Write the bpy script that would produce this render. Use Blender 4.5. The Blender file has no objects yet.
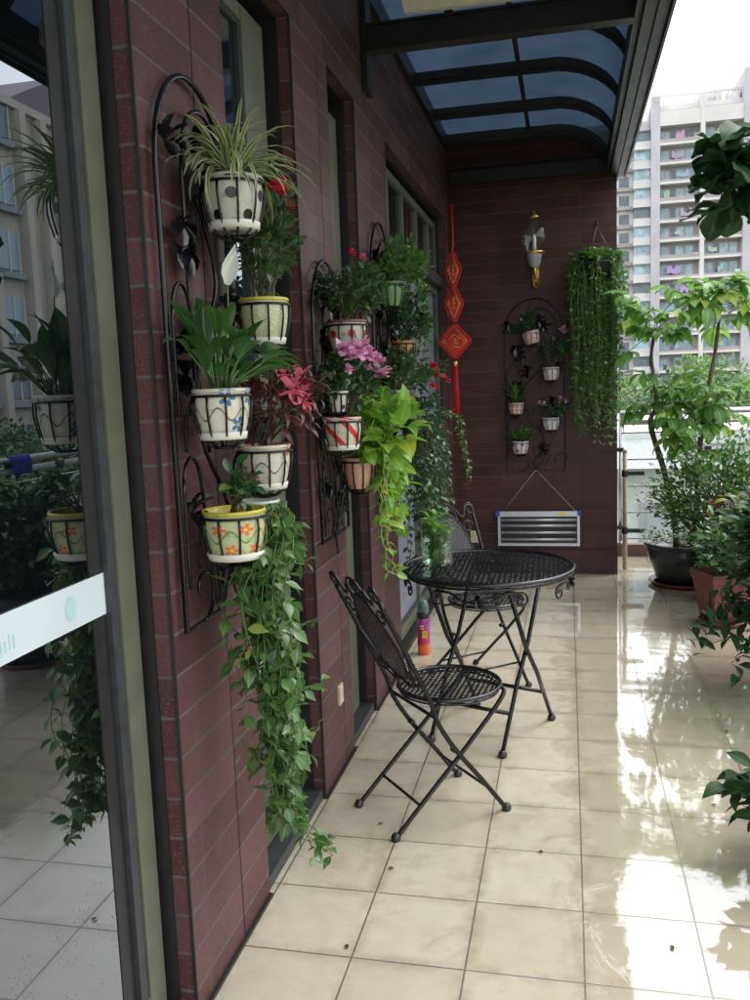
import bpy, math, random
from math import sin, cos, pi, sqrt, radians
from mathutils import Vector, Matrix

scene = bpy.context.scene
COL = scene.collection
R = random.Random(7)

# ------------------------------------------------------------------ materials
def new_mat(name):
    m = bpy.data.materials.new(name); m.use_nodes = True
    nt = m.node_tree
    for n in list(nt.nodes): nt.nodes.remove(n)
    out = nt.nodes.new('ShaderNodeOutputMaterial')
    return m, nt, out

def N(nt, typ, **kw):
    n = nt.nodes.new(typ)
    for k, v in kw.items():
        if k == 'ins':
            for a, b in v.items():
                if isinstance(b, bpy.types.NodeSocket): nt.links.new(b, n.inputs[a])
                else: n.inputs[a].default_value = b
        else: setattr(n, k, v)
    return n

def M_(nt, op, a, b=None, c=None, clamp=False):
    n = nt.nodes.new('ShaderNodeMath'); n.operation = op; n.use_clamp = clamp
    for i, v in enumerate((a, b, c)):
        if v is None: continue
        if isinstance(v, bpy.types.NodeSocket): nt.links.new(v, n.inputs[i])
        else: n.inputs[i].default_value = v
    return n.outputs[0]

def MIX(nt, fac, a, b, blend='MIX'):
    n = nt.nodes.new('ShaderNodeMix'); n.data_type = 'RGBA'; n.blend_type = blend
    for sock, v in ((n.inputs[0], fac), (n.inputs[6], a), (n.inputs[7], b)):
        if isinstance(v, bpy.types.NodeSocket): nt.links.new(v, sock)
        else: sock.default_value = v if not isinstance(v, tuple) or len(v) == 4 else (*v, 1)
    return n.outputs[2]

def principled(nt, out, color, rough=.5, metal=0., bump=None, bstr=.3, bdist=.01, spec=.5, ior=1.5, coat=0., **kw):
    p = nt.nodes.new('ShaderNodeBsdfPrincipled')
    def s(name, v):
        if isinstance(v, bpy.types.NodeSocket): nt.links.new(v, p.inputs[name])
        elif isinstance(v, tuple) and len(v) == 3: p.inputs[name].default_value = (*v, 1)
        else: p.inputs[name].default_value = v
    s('Base Color', color); s('Roughness', rough); s('Metallic', metal); s('IOR', ior)
    s('Specular IOR Level', spec); s('Coat Weight', coat)
    if bump is not None:
        b = N(nt, 'ShaderNodeBump', ins={'Height': bump, 'Strength': bstr, 'Distance': bdist})
        nt.links.new(b.outputs[0], p.inputs['Normal'])
    if out: nt.links.new(p.outputs[0], out.inputs[0])
    return p

def noise(nt, scale, detail=3, vec=None, rough=.5, dist=0.):
    n = N(nt, 'ShaderNodeTexNoise', ins={'Scale': scale, 'Detail': detail, 'Roughness': rough, 'Distortion': dist})
    if vec is None:
        vec = N(nt, 'ShaderNodeTexCoord').outputs['Object']
    nt.links.new(vec, n.inputs['Vector'])
    return n.outputs[0]

def ramp(nt, fac, stops):
    n = nt.nodes.new('ShaderNodeValToRGB'); cr = n.color_ramp
    while len(cr.elements) < len(stops): cr.elements.new(.5)
    for e, (p, c) in zip(cr.elements, stops):
        e.position = p; e.color = (*c, 1) if len(c) == 3 else c
    nt.links.new(fac, n.inputs[0]); return n.outputs[0]

def simple(name, col, rough=.5, metal=0., var=.25, scale=30, bump=.0, coat=0., spec=.5):
    m, nt, out = new_mat(name)
    nz = noise(nt, scale, 4)
    c2 = tuple(x * (1 - var) for x in col); c1 = tuple(min(1, x * (1 + var * .6)) for x in col)
    c = ramp(nt, nz, [(.3, c2), (.7, c1)])
    rg = M_(nt, 'MULTIPLY_ADD', nz, .25, rough - .12, clamp=True)
    principled(nt, out, c, rg, metal, nz if bump else None, bump, .004, coat=coat, spec=spec)
    return m

def tile_mat(name, w, h, g, cols, grout, groutv=None, phu=0., phv=0., rough=.4, dirt=.5, speck=True, gv=None):
    m, nt, out = new_mat(name)
    uv = N(nt, 'ShaderNodeUVMap').outputs[0]
    sep = N(nt, 'ShaderNodeSeparateXYZ', ins={0: uv})
    u = M_(nt, 'DIVIDE', M_(nt, 'SUBTRACT', sep.outputs[0], phu), w)
    v = M_(nt, 'DIVIDE', M_(nt, 'SUBTRACT', sep.outputs[1], phv), h)
    fu, fv = M_(nt, 'FRACT', u), M_(nt, 'FRACT', v)
    du = M_(nt, 'MULTIPLY', M_(nt, 'SUBTRACT', .5, M_(nt, 'ABSOLUTE', M_(nt, 'SUBTRACT', fu, .5))), w)
    dv = M_(nt, 'MULTIPLY', M_(nt, 'SUBTRACT', .5, M_(nt, 'ABSOLUTE', M_(nt, 'SUBTRACT', fv, .5))), h)
    wob = M_(nt, 'MULTIPLY', M_(nt, 'SUBTRACT', noise(nt, 60, 2), .5), g * .5)
    mu = M_(nt, 'LESS_THAN', M_(nt, 'ADD', du, wob), (gv or g) / 2)
    mv = M_(nt, 'LESS_THAN', M_(nt, 'ADD', dv, wob), g / 2)
    cv = N(nt, 'ShaderNodeCombineXYZ', ins={0: M_(nt, 'FLOOR', u), 1: M_(nt, 'FLOOR', v)})
    wn = N(nt, 'ShaderNodeTexWhiteNoise', ins={'Vector': cv.outputs[0]})
    c = ramp(nt, wn.outputs['Value'], [(0, cols[0]), (.5, cols[1]), (1, cols[2])])
    big = noise(nt, 3.5, 5, rough=.65)
    c = MIX(nt, M_(nt, 'MULTIPLY', M_(nt, 'SUBTRACT', big, .35, clamp=True), dirt), c, tuple(x * .45 for x in cols[1]))
    if speck:
        sp = noise(nt, 170, 2)
        c = MIX(nt, ramp(nt, sp, [(.58, (0, 0, 0)), (.68, (.6, .6, .6))]), c, tuple(min(1, x * 2.0 + .02) for x in cols[1]))
    bloom = ramp(nt, noise(nt, 5, 6, rough=.7), [(.56, (0, 0, 0)), (.75, (.3, .3, .3))])
    c = MIX(nt, bloom, c, tuple(x * 1.3 + .05 for x in cols[1]))
    c = MIX(nt, mv, c, grout)
    c = MIX(nt, mu, c, groutv or grout)
    gm = M_(nt, 'MAXIMUM', mu, mv)
    hgt = M_(nt, 'ADD', M_(nt, 'MULTIPLY', gm, -1.), M_(nt, 'MULTIPLY', noise(nt, 90, 4), .25))
    hgt = M_(nt, 'ADD', hgt, M_(nt, 'MULTIPLY', wn.outputs['Value'], .2))
    rg = M_(nt, 'ADD', M_(nt, 'MULTIPLY', gm, .4), M_(nt, 'MULTIPLY_ADD', big, .3, rough - .15), clamp=True)
    drip = noise(nt, 1., 4, N(nt, 'ShaderNodeMapping', ins={'Vector': N(nt, 'ShaderNodeTexCoord').outputs['Object'], 'Scale': (22., 22., .9)}).outputs[0], .6)
    c = MIX(nt, ramp(nt, drip, [(.60, (0, 0, 0)), (.72, (.30, .30, .30))]), c, tuple(x * 1.15 + .035 for x in cols[1]))
    principled(nt, out, c, rg, bump=hgt, bstr=.8, bdist=.004, spec=.28)
    return m

def leaf_mat(name, a, b, rough=.38, trans=.25, edge=None, vein=True, spec=.5):
    """a/b: two leaf colours mixed by a random number per leaf; edge: variegated margin colour."""
    m, nt, out = new_mat(name)
    if 'petal' not in name and 'spider' not in name and 'tree' not in name and 'lime' not in name and 'white' not in name:
        a = tuple(x * .85 for x in a); b = tuple(x * .98 for x in b)
    at = N(nt, 'ShaderNodeAttribute', attribute_name='var').outputs['Fac']
    c = MIX(nt, at, a, b)
    if vein and edge is None and 'ficus' not in name: c = MIX(nt, M_(nt, 'GREATER_THAN', at, .975), c, (min(.5, b[0] * 1.6 + .05), min(.5, b[1] * 1.15 + .03), b[2]))
    uv = N(nt, 'ShaderNodeUVMap').outputs[0]
    sep = N(nt, 'ShaderNodeSeparateXYZ', ins={0: uv})
    dc = M_(nt, 'MULTIPLY', M_(nt, 'ABSOLUTE', M_(nt, 'SUBTRACT', sep.outputs[0], .5)), 2)
    if edge is not None:
        c = MIX(nt, M_(nt, 'GREATER_THAN', dc, .55), c, edge)
    elif vein:
        mid = M_(nt, 'LESS_THAN', dc, .10)
        c = MIX(nt, M_(nt, 'MULTIPLY', mid, .45), c, tuple(min(1, x * 2.2 + .02) for x in b))
    nz = noise(nt, 25, 3)
    c = MIX(nt, M_(nt, 'MULTIPLY', nz, .35), c, tuple(x * .45 for x in a))
    p = principled(nt, None, c, rough, bump=nz, bstr=.15, bdist=.003, spec=spec)
    t = N(nt, 'ShaderNodeBsdfTranslucent', ins={'Color': MIX(nt, .5, c, tuple(min(1, x * 1.6) for x in b))})
    mx = N(nt, 'ShaderNodeMixShader', ins={0: trans, 1: p.outputs[0], 2: t.outputs[0]})
    nt.links.new(mx.outputs[0], out.inputs[0])
    return m

def glass_mat(name, tint, ior=1.5, gl=(1, 1, 1), rough=0.0, mul=1., add=0.):
    m, nt, out = new_mat(name)
    bf = N(nt, 'ShaderNodeNewGeometry').outputs['Backfacing']
    fr = N(nt, 'ShaderNodeFresnel', ins={'IOR': M_(nt, 'MULTIPLY_ADD', bf, 1 / ior - ior, ior)})
    fac = M_(nt, 'MULTIPLY_ADD', fr.outputs[0], mul, add, clamp=True)
    t = N(nt, 'ShaderNodeBsdfTransparent', ins={'Color': (*tint, 1)})
    g = N(nt, 'ShaderNodeBsdfGlossy', ins={'Color': (*gl, 1), 'Roughness': rough})
    mx = N(nt, 'ShaderNodeMixShader', ins={0: fac, 1: t.outputs[0], 2: g.outputs[0]})
    nt.links.new(mx.outputs[0], out.inputs[0])
    return m

def dark_glass(name, base, ior=1.5, mul=1., add=0., rain=False):
    m, nt, out = new_mat(name)
    fr = N(nt, 'ShaderNodeFresnel', ins={'IOR': ior})
    fac = M_(nt, 'MULTIPLY_ADD', fr.outputs[0], mul, add, clamp=True)
    d = N(nt, 'ShaderNodeBsdfDiffuse', ins={'Color': (*base, 1)})
    g = N(nt, 'ShaderNodeBsdfGlossy', ins={'Color': (.86, .93, 1, 1), 'Roughness': 0.0})
    if rain:
        co = N(nt, 'ShaderNodeTexCoord').outputs['Object']
        sep = N(nt, 'ShaderNodeSeparateXYZ', ins={0: co})
        vo = N(nt, 'ShaderNodeTexVoronoi', ins={'Vector': co, 'Scale': 110.})
        drop = M_(nt, 'LESS_THAN', vo.outputs['Distance'], .23)
        some = M_(nt, 'GREATER_THAN', noise(nt, 14, 3), .52)
        low = M_(nt, 'LESS_THAN', sep.outputs[2], .55)
        h = M_(nt, 'MULTIPLY', M_(nt, 'MULTIPLY', drop, some), M_(nt, 'MULTIPLY', low, M_(nt, 'SUBTRACT', .23, vo.outputs['Distance'])))
        b = N(nt, 'ShaderNodeBump', ins={'Height': h, 'Strength': 1., 'Distance': .006})
        nt.links.new(b.outputs[0], g.inputs['Normal'])
    mx = N(nt, 'ShaderNodeMixShader', ins={0: fac, 1: d.outputs[0], 2: g.outputs[0]})
    nt.links.new(mx.outputs[0], out.inputs[0])
    return m

MT = {}
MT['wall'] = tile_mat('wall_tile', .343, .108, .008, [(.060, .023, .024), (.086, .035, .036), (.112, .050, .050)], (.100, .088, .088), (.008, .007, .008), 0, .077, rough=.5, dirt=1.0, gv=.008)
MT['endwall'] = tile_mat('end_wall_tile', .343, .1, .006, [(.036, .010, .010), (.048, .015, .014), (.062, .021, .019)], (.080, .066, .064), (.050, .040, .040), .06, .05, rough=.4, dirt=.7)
MT['black'] = simple('black_iron', (.004, .004, .005), .28, .0, .4, 40, .1, spec=.4)
MT['iron2'] = simple('hammered_iron', (.004, .005, .008), .26, .0, .4, 60, .15, spec=.6)
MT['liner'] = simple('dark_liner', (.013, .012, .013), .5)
MT['olive'] = simple('olive_frame', (.105, .11, .075), .42, 0, .12, 12)
MT['greyframe'] = simple('grey_gasket', (.035, .039, .042), .45)
MT['bronze'] = simple('dark_bronze', (.020, .017, .016), .4, .0, .3, 15)
MT['cream'] = simple('cream_paint', (.55, .52, .44), .5, 0, .1)
MT['steel'] = simple('brushed_steel', (.42, .42, .42), .3, .85, .1)
MT['alu'] = simple('aluminium', (.5, .52, .55), .35, .6, .1)
MT['beige'] = simple('beige_plastic', (.55, .45, .30), .5)
MT['blueplastic'] = simple('blue_plastic', (.03, .05, .35), .4)
MT['yellow'] = simple('yellow_sticker', (.8, .62, .03), .5)
MT['bluecloth'] = simple('blue_cloth', (.015, .03, .28), .9)
MT['soil'] = simple('soil', (.035, .022, .015), .95, 0, .5, 80, .6)
MT['bark'] = simple('bark', (.11, .075, .05), .85, 0, .5, 35, .8)
MT['twig'] = simple('twig', (.075, .07, .035), .7, 0, .4, 60)
MT['greenstem'] = simple('green_stem', (.10, .17, .045), .5, 0, .3)
MT['limestem'] = simple('lime_stem', (.35, .42, .12), .5, 0, .3)
MT['greenpot'] = simple('dark_glazed_pot', (.025, .032, .028), .28, 0, .5, 20, .15)
MT['terra'] = simple('terracotta_plastic', (.16, .042, .028), .45, 0, .3, 12)
MT['darkpot'] = simple('black_plastic_pot', (.018, .016, .016), .4)
MT['redsaucer'] = simple('red_saucer', (.14, .035, .025), .4)
MT['gold'] = simple('gold_metal', (.75, .48, .12), .3, .9, .2)
MT['red'] = simple('red_cord', (.52, .012, .010), .6, 0, .3, 90, .5)
MT['goldcord'] = simple('gold_cord', (.62, .24, .05), .6, 0, .3, 90, .5)
MT['white'] = simple('white_ceramic', (.68, .66, .58), .25, 0, .12, 8)
MT['string'] = simple('string', (.45, .42, .38), .8)
MT['kerb'] = simple('kerb_tile', (.10, .05, .04), .5)
MT['slab'] = simple('concrete_slab', (.35, .34, .32), .8, 0, .2, 3)
def canopy_mat():
    m, nt, out = new_mat('tinted_canopy_sheet')
    nz = noise(nt, 2.2, 6, rough=.7)
    bf = N(nt, 'ShaderNodeNewGeometry').outputs['Backfacing']
    fr = N(nt, 'ShaderNodeFresnel', ins={'IOR': M_(nt, 'MULTIPLY_ADD', bf, 1 / 1.45 - 1.45, 1.45)})
    t = N(nt, 'ShaderNodeBsdfTransparent', ins={'Color': ramp(nt, nz, [(.3, (.009, .018, .031)), (.7, (.017, .029, .048))])})
    d = N(nt, 'ShaderNodeBsdfTranslucent', ins={'Color': (.05, .065, .085, 1)})
    g = N(nt, 'ShaderNodeBsdfGlossy', ins={'Roughness': .12})
    a = N(nt, 'ShaderNodeMixShader', ins={0: M_(nt, 'MULTIPLY', nz, .22), 1: t.outputs[0], 2: d.outputs[0]})
    b_ = N(nt, 'ShaderNodeMixShader', ins={0: fr.outputs[0], 1: a.outputs[0], 2: g.outputs[0]})
    nt.links.new(b_.outputs[0], out.inputs[0]); return m
MT['canopyglass'] = canopy_mat()
MT['doorglass'] = dark_glass('door_glass', (.003, .004, .005), 1.5, 2.3, .05, rain=True)
MT['winglass'] = dark_glass('window_glass', (.010, .013, .016), 1.5, 1.3, .04)
MT['curtainglass'] = simple('pale_film_pane', (.20, .22, .28), .3, 0, .15, 3, coat=.3)
MT['clearglass'] = glass_mat('clear_glass', (.93, .97, .95), 1.45, rough=.0)
MT['railglass'] = glass_mat('rail_glass', (.96, .98, .97), 1.5, rough=.0)
MT['water'] = glass_mat('vase_water', (.80, .90, .80), 1.33)

# leaves
MT['L_spider'] = leaf_mat('spider_leaf', (.09, .17, .035), (.20, .27, .06), .4, .2, edge=(.62, .64, .42))
MT['L_rose'] = leaf_mat('rose_leaf', (.024, .070, .022), (.075, .16, .045), .42, .2)
MT['L_lily'] = leaf_mat('lily_leaf', (.018, .060, .020), (.06, .17, .03), .3, .25)
MT['L_dark'] = leaf_mat('maroon_leaf', (.06, .018, .018), (.13, .04, .035), .35, .2)
MT['L_hoya'] = leaf_mat('trailing_leaf', (.035, .105, .025), (.13, .24, .06), .32, .25)
MT['L_pothos'] = leaf_mat('lime_leaf', (.09, .26, .025), (.27, .46, .06), .34, .35)
MT['L_deep'] = leaf_mat('deep_green_leaf', (.020, .062, .024), (.06, .14, .045), .3, .15)
MT['L_mid'] = leaf_mat('mid_green_leaf', (.04, .13, .025), (.12, .26, .05), .4, .25)
MT['L_bright'] = leaf_mat('bright_green_leaf', (.085, .23, .035), (.22, .40, .08), .35, .4)
MT['L_money'] = leaf_mat('money_tree_leaf', (.06, .17, .035), (.22, .40, .09), .35, .4)
MT['L_ficus'] = leaf_mat('ficus_leaf', (.016, .045, .016), (.04, .10, .03), .5, .15, spec=.2)
MT['L_tree'] = leaf_mat('tree_leaf', (.06, .14, .035), (.20, .33, .09), .6, .25, vein=False)
MT['L_tree2'] = leaf_mat('dark_tree_leaf', (.03, .075, .025), (.09, .17, .05), .6, .2, vein=False)
MT['P_red'] = leaf_mat('red_petal', (.50, .01, .03), (.80, .07, .13), .5, .3, vein=False)
MT['P_pink'] = leaf_mat('pink_petal', (.75, .22, .45), (.88, .50, .70), .5, .35, vein=False)
MT['P_coral'] = leaf_mat('coral_petal', (.75, .07, .13), (.85, .22, .28), .5, .35, vein=False)
MT['P_white'] = leaf_mat('white_spathe', (.75, .78, .66), (.85, .86, .75), .4, .35, vein=False)
MT['P_pale'] = leaf_mat('salmon_leaf', (.55, .16, .12), (.65, .30, .25), .5, .3, vein=False)

def floor_mat():
    m, nt, out = new_mat('cream_floor_tile')
    t = .3323; x0 = -.9646; y0 = 2.2487
    geo = N(nt, 'ShaderNodeNewGeometry')
    sep = N(nt, 'ShaderNodeSeparateXYZ', ins={0: geo.outputs['Position']})
    vec = geo.outputs['Position']
    u = M_(nt, 'DIVIDE', M_(nt, 'SUBTRACT', sep.outputs[0], x0), t)
    v = M_(nt, 'DIVIDE', M_(nt, 'SUBTRACT', sep.outputs[1], y0), t)
    du = M_(nt, 'SUBTRACT', .5, M_(nt, 'ABSOLUTE', M_(nt, 'SUBTRACT', M_(nt, 'FRACT', u), .5)))
    dv = M_(nt, 'SUBTRACT', .5, M_(nt, 'ABSOLUTE', M_(nt, 'SUBTRACT', M_(nt, 'FRACT', v), .5)))
    d = M_(nt, 'MULTIPLY', M_(nt, 'MINIMUM', du, dv), t)
    wob = M_(nt, 'MULTIPLY', M_(nt, 'SUBTRACT', noise(nt, 50, 2, vec), .5), .0015)
    g = M_(nt, 'LESS_THAN', M_(nt, 'ADD', d, wob), .0027)
    cv = N(nt, 'ShaderNodeCombineXYZ', ins={0: M_(nt, 'FLOOR', u), 1: M_(nt, 'FLOOR', v)})
    wn = N(nt, 'ShaderNodeTexWhiteNoise', ins={'Vector': cv.outputs[0]})
    c = ramp(nt, wn.outputs['Value'], [(0, (.48, .435, .330)), (.5, (.53, .485, .372)), (1, (.57, .525, .41))])
    mott = noise(nt, 9, 6, vec, .7)
    c = MIX(nt, ramp(nt, mott, [(.35, (.35, .35, .35)), (.65, (0, 0, 0))]), c, (.37, .315, .215))
    # grime that gathers along the joints
    edge = ramp(nt, d, [(0, (1, 1, 1)), (.045, (0, 0, 0))])
    gr = M_(nt, 'MULTIPLY', edge, M_(nt, 'MULTIPLY', ramp(nt, noise(nt, 5, 6, vec, .75), [(.42, (0, 0, 0)), (.68, (1, 1, 1))]), .75))
    c = MIX(nt, gr, c, (.22, .17, .11))
    stain = ramp(nt, noise(nt, 2.2, 7, vec, .72, .6), [(.56, (0, 0, 0)), (.60, (.22, .22, .22))])
    c = MIX(nt, stain, c, (.28, .23, .16))
    c = MIX(nt, g, c, MIX(nt, noise(nt, 3, 4, vec), (.03, .024, .02), (.14, .115, .085)))
    # water film lying on the open side of the floor
    wx = M_(nt, 'ADD', sep.outputs[0], M_(nt, 'MULTIPLY', M_(nt, 'SUBTRACT', noise(nt, 4.5, 6, vec, .68, .8), .5), .8))
    wet = ramp(nt, M_(nt, 'SUBTRACT', wx, M_(nt, 'MULTIPLY', sep.outputs[1], -.02)), [(.02, (0, 0, 0)), (.12, (1, 1, 1))])
    damp = ramp(nt, wx, [(-.1, (0, 0, 0)), (.5, (1, 1, 1))])
    c = MIX(nt, M_(nt, 'MULTIPLY', wet, .22), c, (.30, .24, .16))
    rough = M_(nt, 'ADD', M_(nt, 'MULTIPLY_ADD', wet, -.13, .14), M_(nt, 'MULTIPLY', mott, .06), clamp=True)
    rough = M_(nt, 'ADD', rough, M_(nt, 'MULTIPLY', g, .3))
    rip = M_(nt, 'MULTIPLY', noise(nt, 8, 3, vec, .5, .4), wet)
    h = M_(nt, 'ADD', M_(nt, 'MULTIPLY', M_(nt, 'MULTIPLY', g, M_(nt, 'SUBTRACT', 1, M_(nt, 'MULTIPLY', wet, .7))), -.6), M_(nt, 'MULTIPLY', rip, .85))
    h = M_(nt, 'ADD', h, M_(nt, 'MULTIPLY', M_(nt, 'MULTIPLY', wet, noise(nt, 14, 2, vec, .5)), .10))
    h = M_(nt, 'ADD', h, M_(nt, 'MULTIPLY', noise(nt, 4, 2, vec), .30))
    principled(nt, out, c, rough, bump=h, bstr=.35, bdist=.0035, ior=1.7, spec=.9, coat=M_(nt, 'MULTIPLY_ADD', wet, .85, .15))
    return m
MT['floor'] = floor_mat()

def pot_mat(name, base, kind, mark, mark2=None, sx=6., sy=4.):
    """glazed pot with a hand painted pattern; UV: u round the pot, v up the side."""
    m, nt, out = new_mat(name)
    uv = N(nt, 'ShaderNodeUVMap').outputs[0]
    sep = N(nt, 'ShaderNodeSeparateXYZ', ins={0: uv})
    U, V = sep.outputs[0], sep.outputs[1]
    nz = noise(nt, 14, 4)
    c = MIX(nt, M_(nt, 'MULTIPLY', nz, .5), base, tuple(x * .70 for x in base))
    grime = ramp(nt, M_(nt, 'SUBTRACT', noise(nt, 30, 5, rough=.7), M_(nt, 'MULTIPLY', V, .12)), [(.50, (0, 0, 0)), (.62, (.55, .55, .55))])
    if kind == 'dots':
        a = M_(nt, 'MULTIPLY', U, sx); row = M_(nt, 'FLOOR', M_(nt, 'MULTIPLY', V, sy))
        a = M_(nt, 'ADD', a, M_(nt, 'MULTIPLY', row, .5))
        fx = M_(nt, 'SUBTRACT', M_(nt, 'FRACT', a), .5)
        fy = M_(nt, 'SUBTRACT', M_(nt, 'FRACT', M_(nt, 'MULTIPLY', V, sy)), .5)
        fx = M_(nt, 'MULTIPLY', fx, 3.14 * 1.1 / sx); fy = M_(nt, 'MULTIPLY', fy, 1. / sy)
        rr = M_(nt, 'SQRT', M_(nt, 'ADD', M_(nt, 'MULTIPLY', fx, fx), M_(nt, 'MULTIPLY', fy, fy)))
        c = MIX(nt, M_(nt, 'LESS_THAN', rr, .115), c, mark)
    elif kind == 'stripes':
        s = M_(nt, 'FRACT', M_(nt, 'ADD', M_(nt, 'MULTIPLY', U, sx), M_(nt, 'MULTIPLY', V, 1.3)))
        c = MIX(nt, M_(nt, 'LESS_THAN', s, .32), c, mark)
    elif kind == 'flowers':
        # five-petalled painted flowers on a grid of cells, vine lines between
        a = M_(nt, 'MULTIPLY', U, sx); b = M_(nt, 'MULTIPLY', V, sy)
        row = M_(nt, 'FLOOR', b)
        a = M_(nt, 'ADD', a, M_(nt, 'MULTIPLY', row, .45))
        fx = M_(nt, 'SUBTRACT', M_(nt, 'FRACT', a), .5); fy = M_(nt, 'SUBTRACT', M_(nt, 'FRACT', b), .5)
        rr = M_(nt, 'SQRT', M_(nt, 'ADD', M_(nt, 'MULTIPLY', fx, fx), M_(nt, 'MULTIPLY', fy, fy)))
        th = M_(nt, 'ARCTAN2', fy, fx)
        pet = M_(nt, 'MULTIPLY_ADD', M_(nt, 'ABSOLUTE', M_(nt, 'COSINE', M_(nt, 'MULTIPLY', th, 2.5))), .24, .08)
        cw = N(nt, 'ShaderNodeCombineXYZ', ins={0: M_(nt, 'FLOOR', a), 1: row})
        wn = N(nt, 'ShaderNodeTexWhiteNoise', ins={'Vector': cw.outputs[0]})
        keep = M_(nt, 'GREATER_THAN', wn.outputs[0], .3)
        vine = M_(nt, 'LESS_THAN', M_(nt, 'ABSOLUTE', M_(nt, 'SUBTRACT', M_(nt, 'ADD', V, M_(nt, 'MULTIPLY', M_(nt, 'SINE', M_(nt, 'MULTIPLY', U, 38)), .13)), .5)), .022)
        c = MIX(nt, vine, c, mark2 or mark)
        c = MIX(nt, M_(nt, 'MULTIPLY', M_(nt, 'LESS_THAN', rr, pet), keep), c, mark)
        c = MIX(nt, M_(nt, 'MULTIPLY', M_(nt, 'LESS_THAN', rr, .07), keep), c, (.7, .5, .1))
    elif kind == 'crackle':
        vo = N(nt, 'ShaderNodeTexVoronoi', ins={'Vector': uv, 'Scale': 26.}); vo.feature = 'DISTANCE_TO_EDGE'
        c = MIX(nt, M_(nt, 'LESS_THAN', vo.outputs[0], .06), c, mark)
    elif kind == 'bands':
        s = M_(nt, 'FRACT', M_(nt, 'MULTIPLY', V, 3.2)); q = M_(nt, 'FRACT', M_(nt, 'MULTIPLY', U, 26))
        c = MIX(nt, M_(nt, 'MULTIPLY', M_(nt, 'LESS_THAN', s, .45), M_(nt, 'LESS_THAN', q, .7)), c, mark)
    c = MIX(nt, grime, c, (.10, .075, .05))
    principled(nt, out, c, .32, bump=nz, bstr=.15, bdist=.003, coat=.2)
    return m

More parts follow.
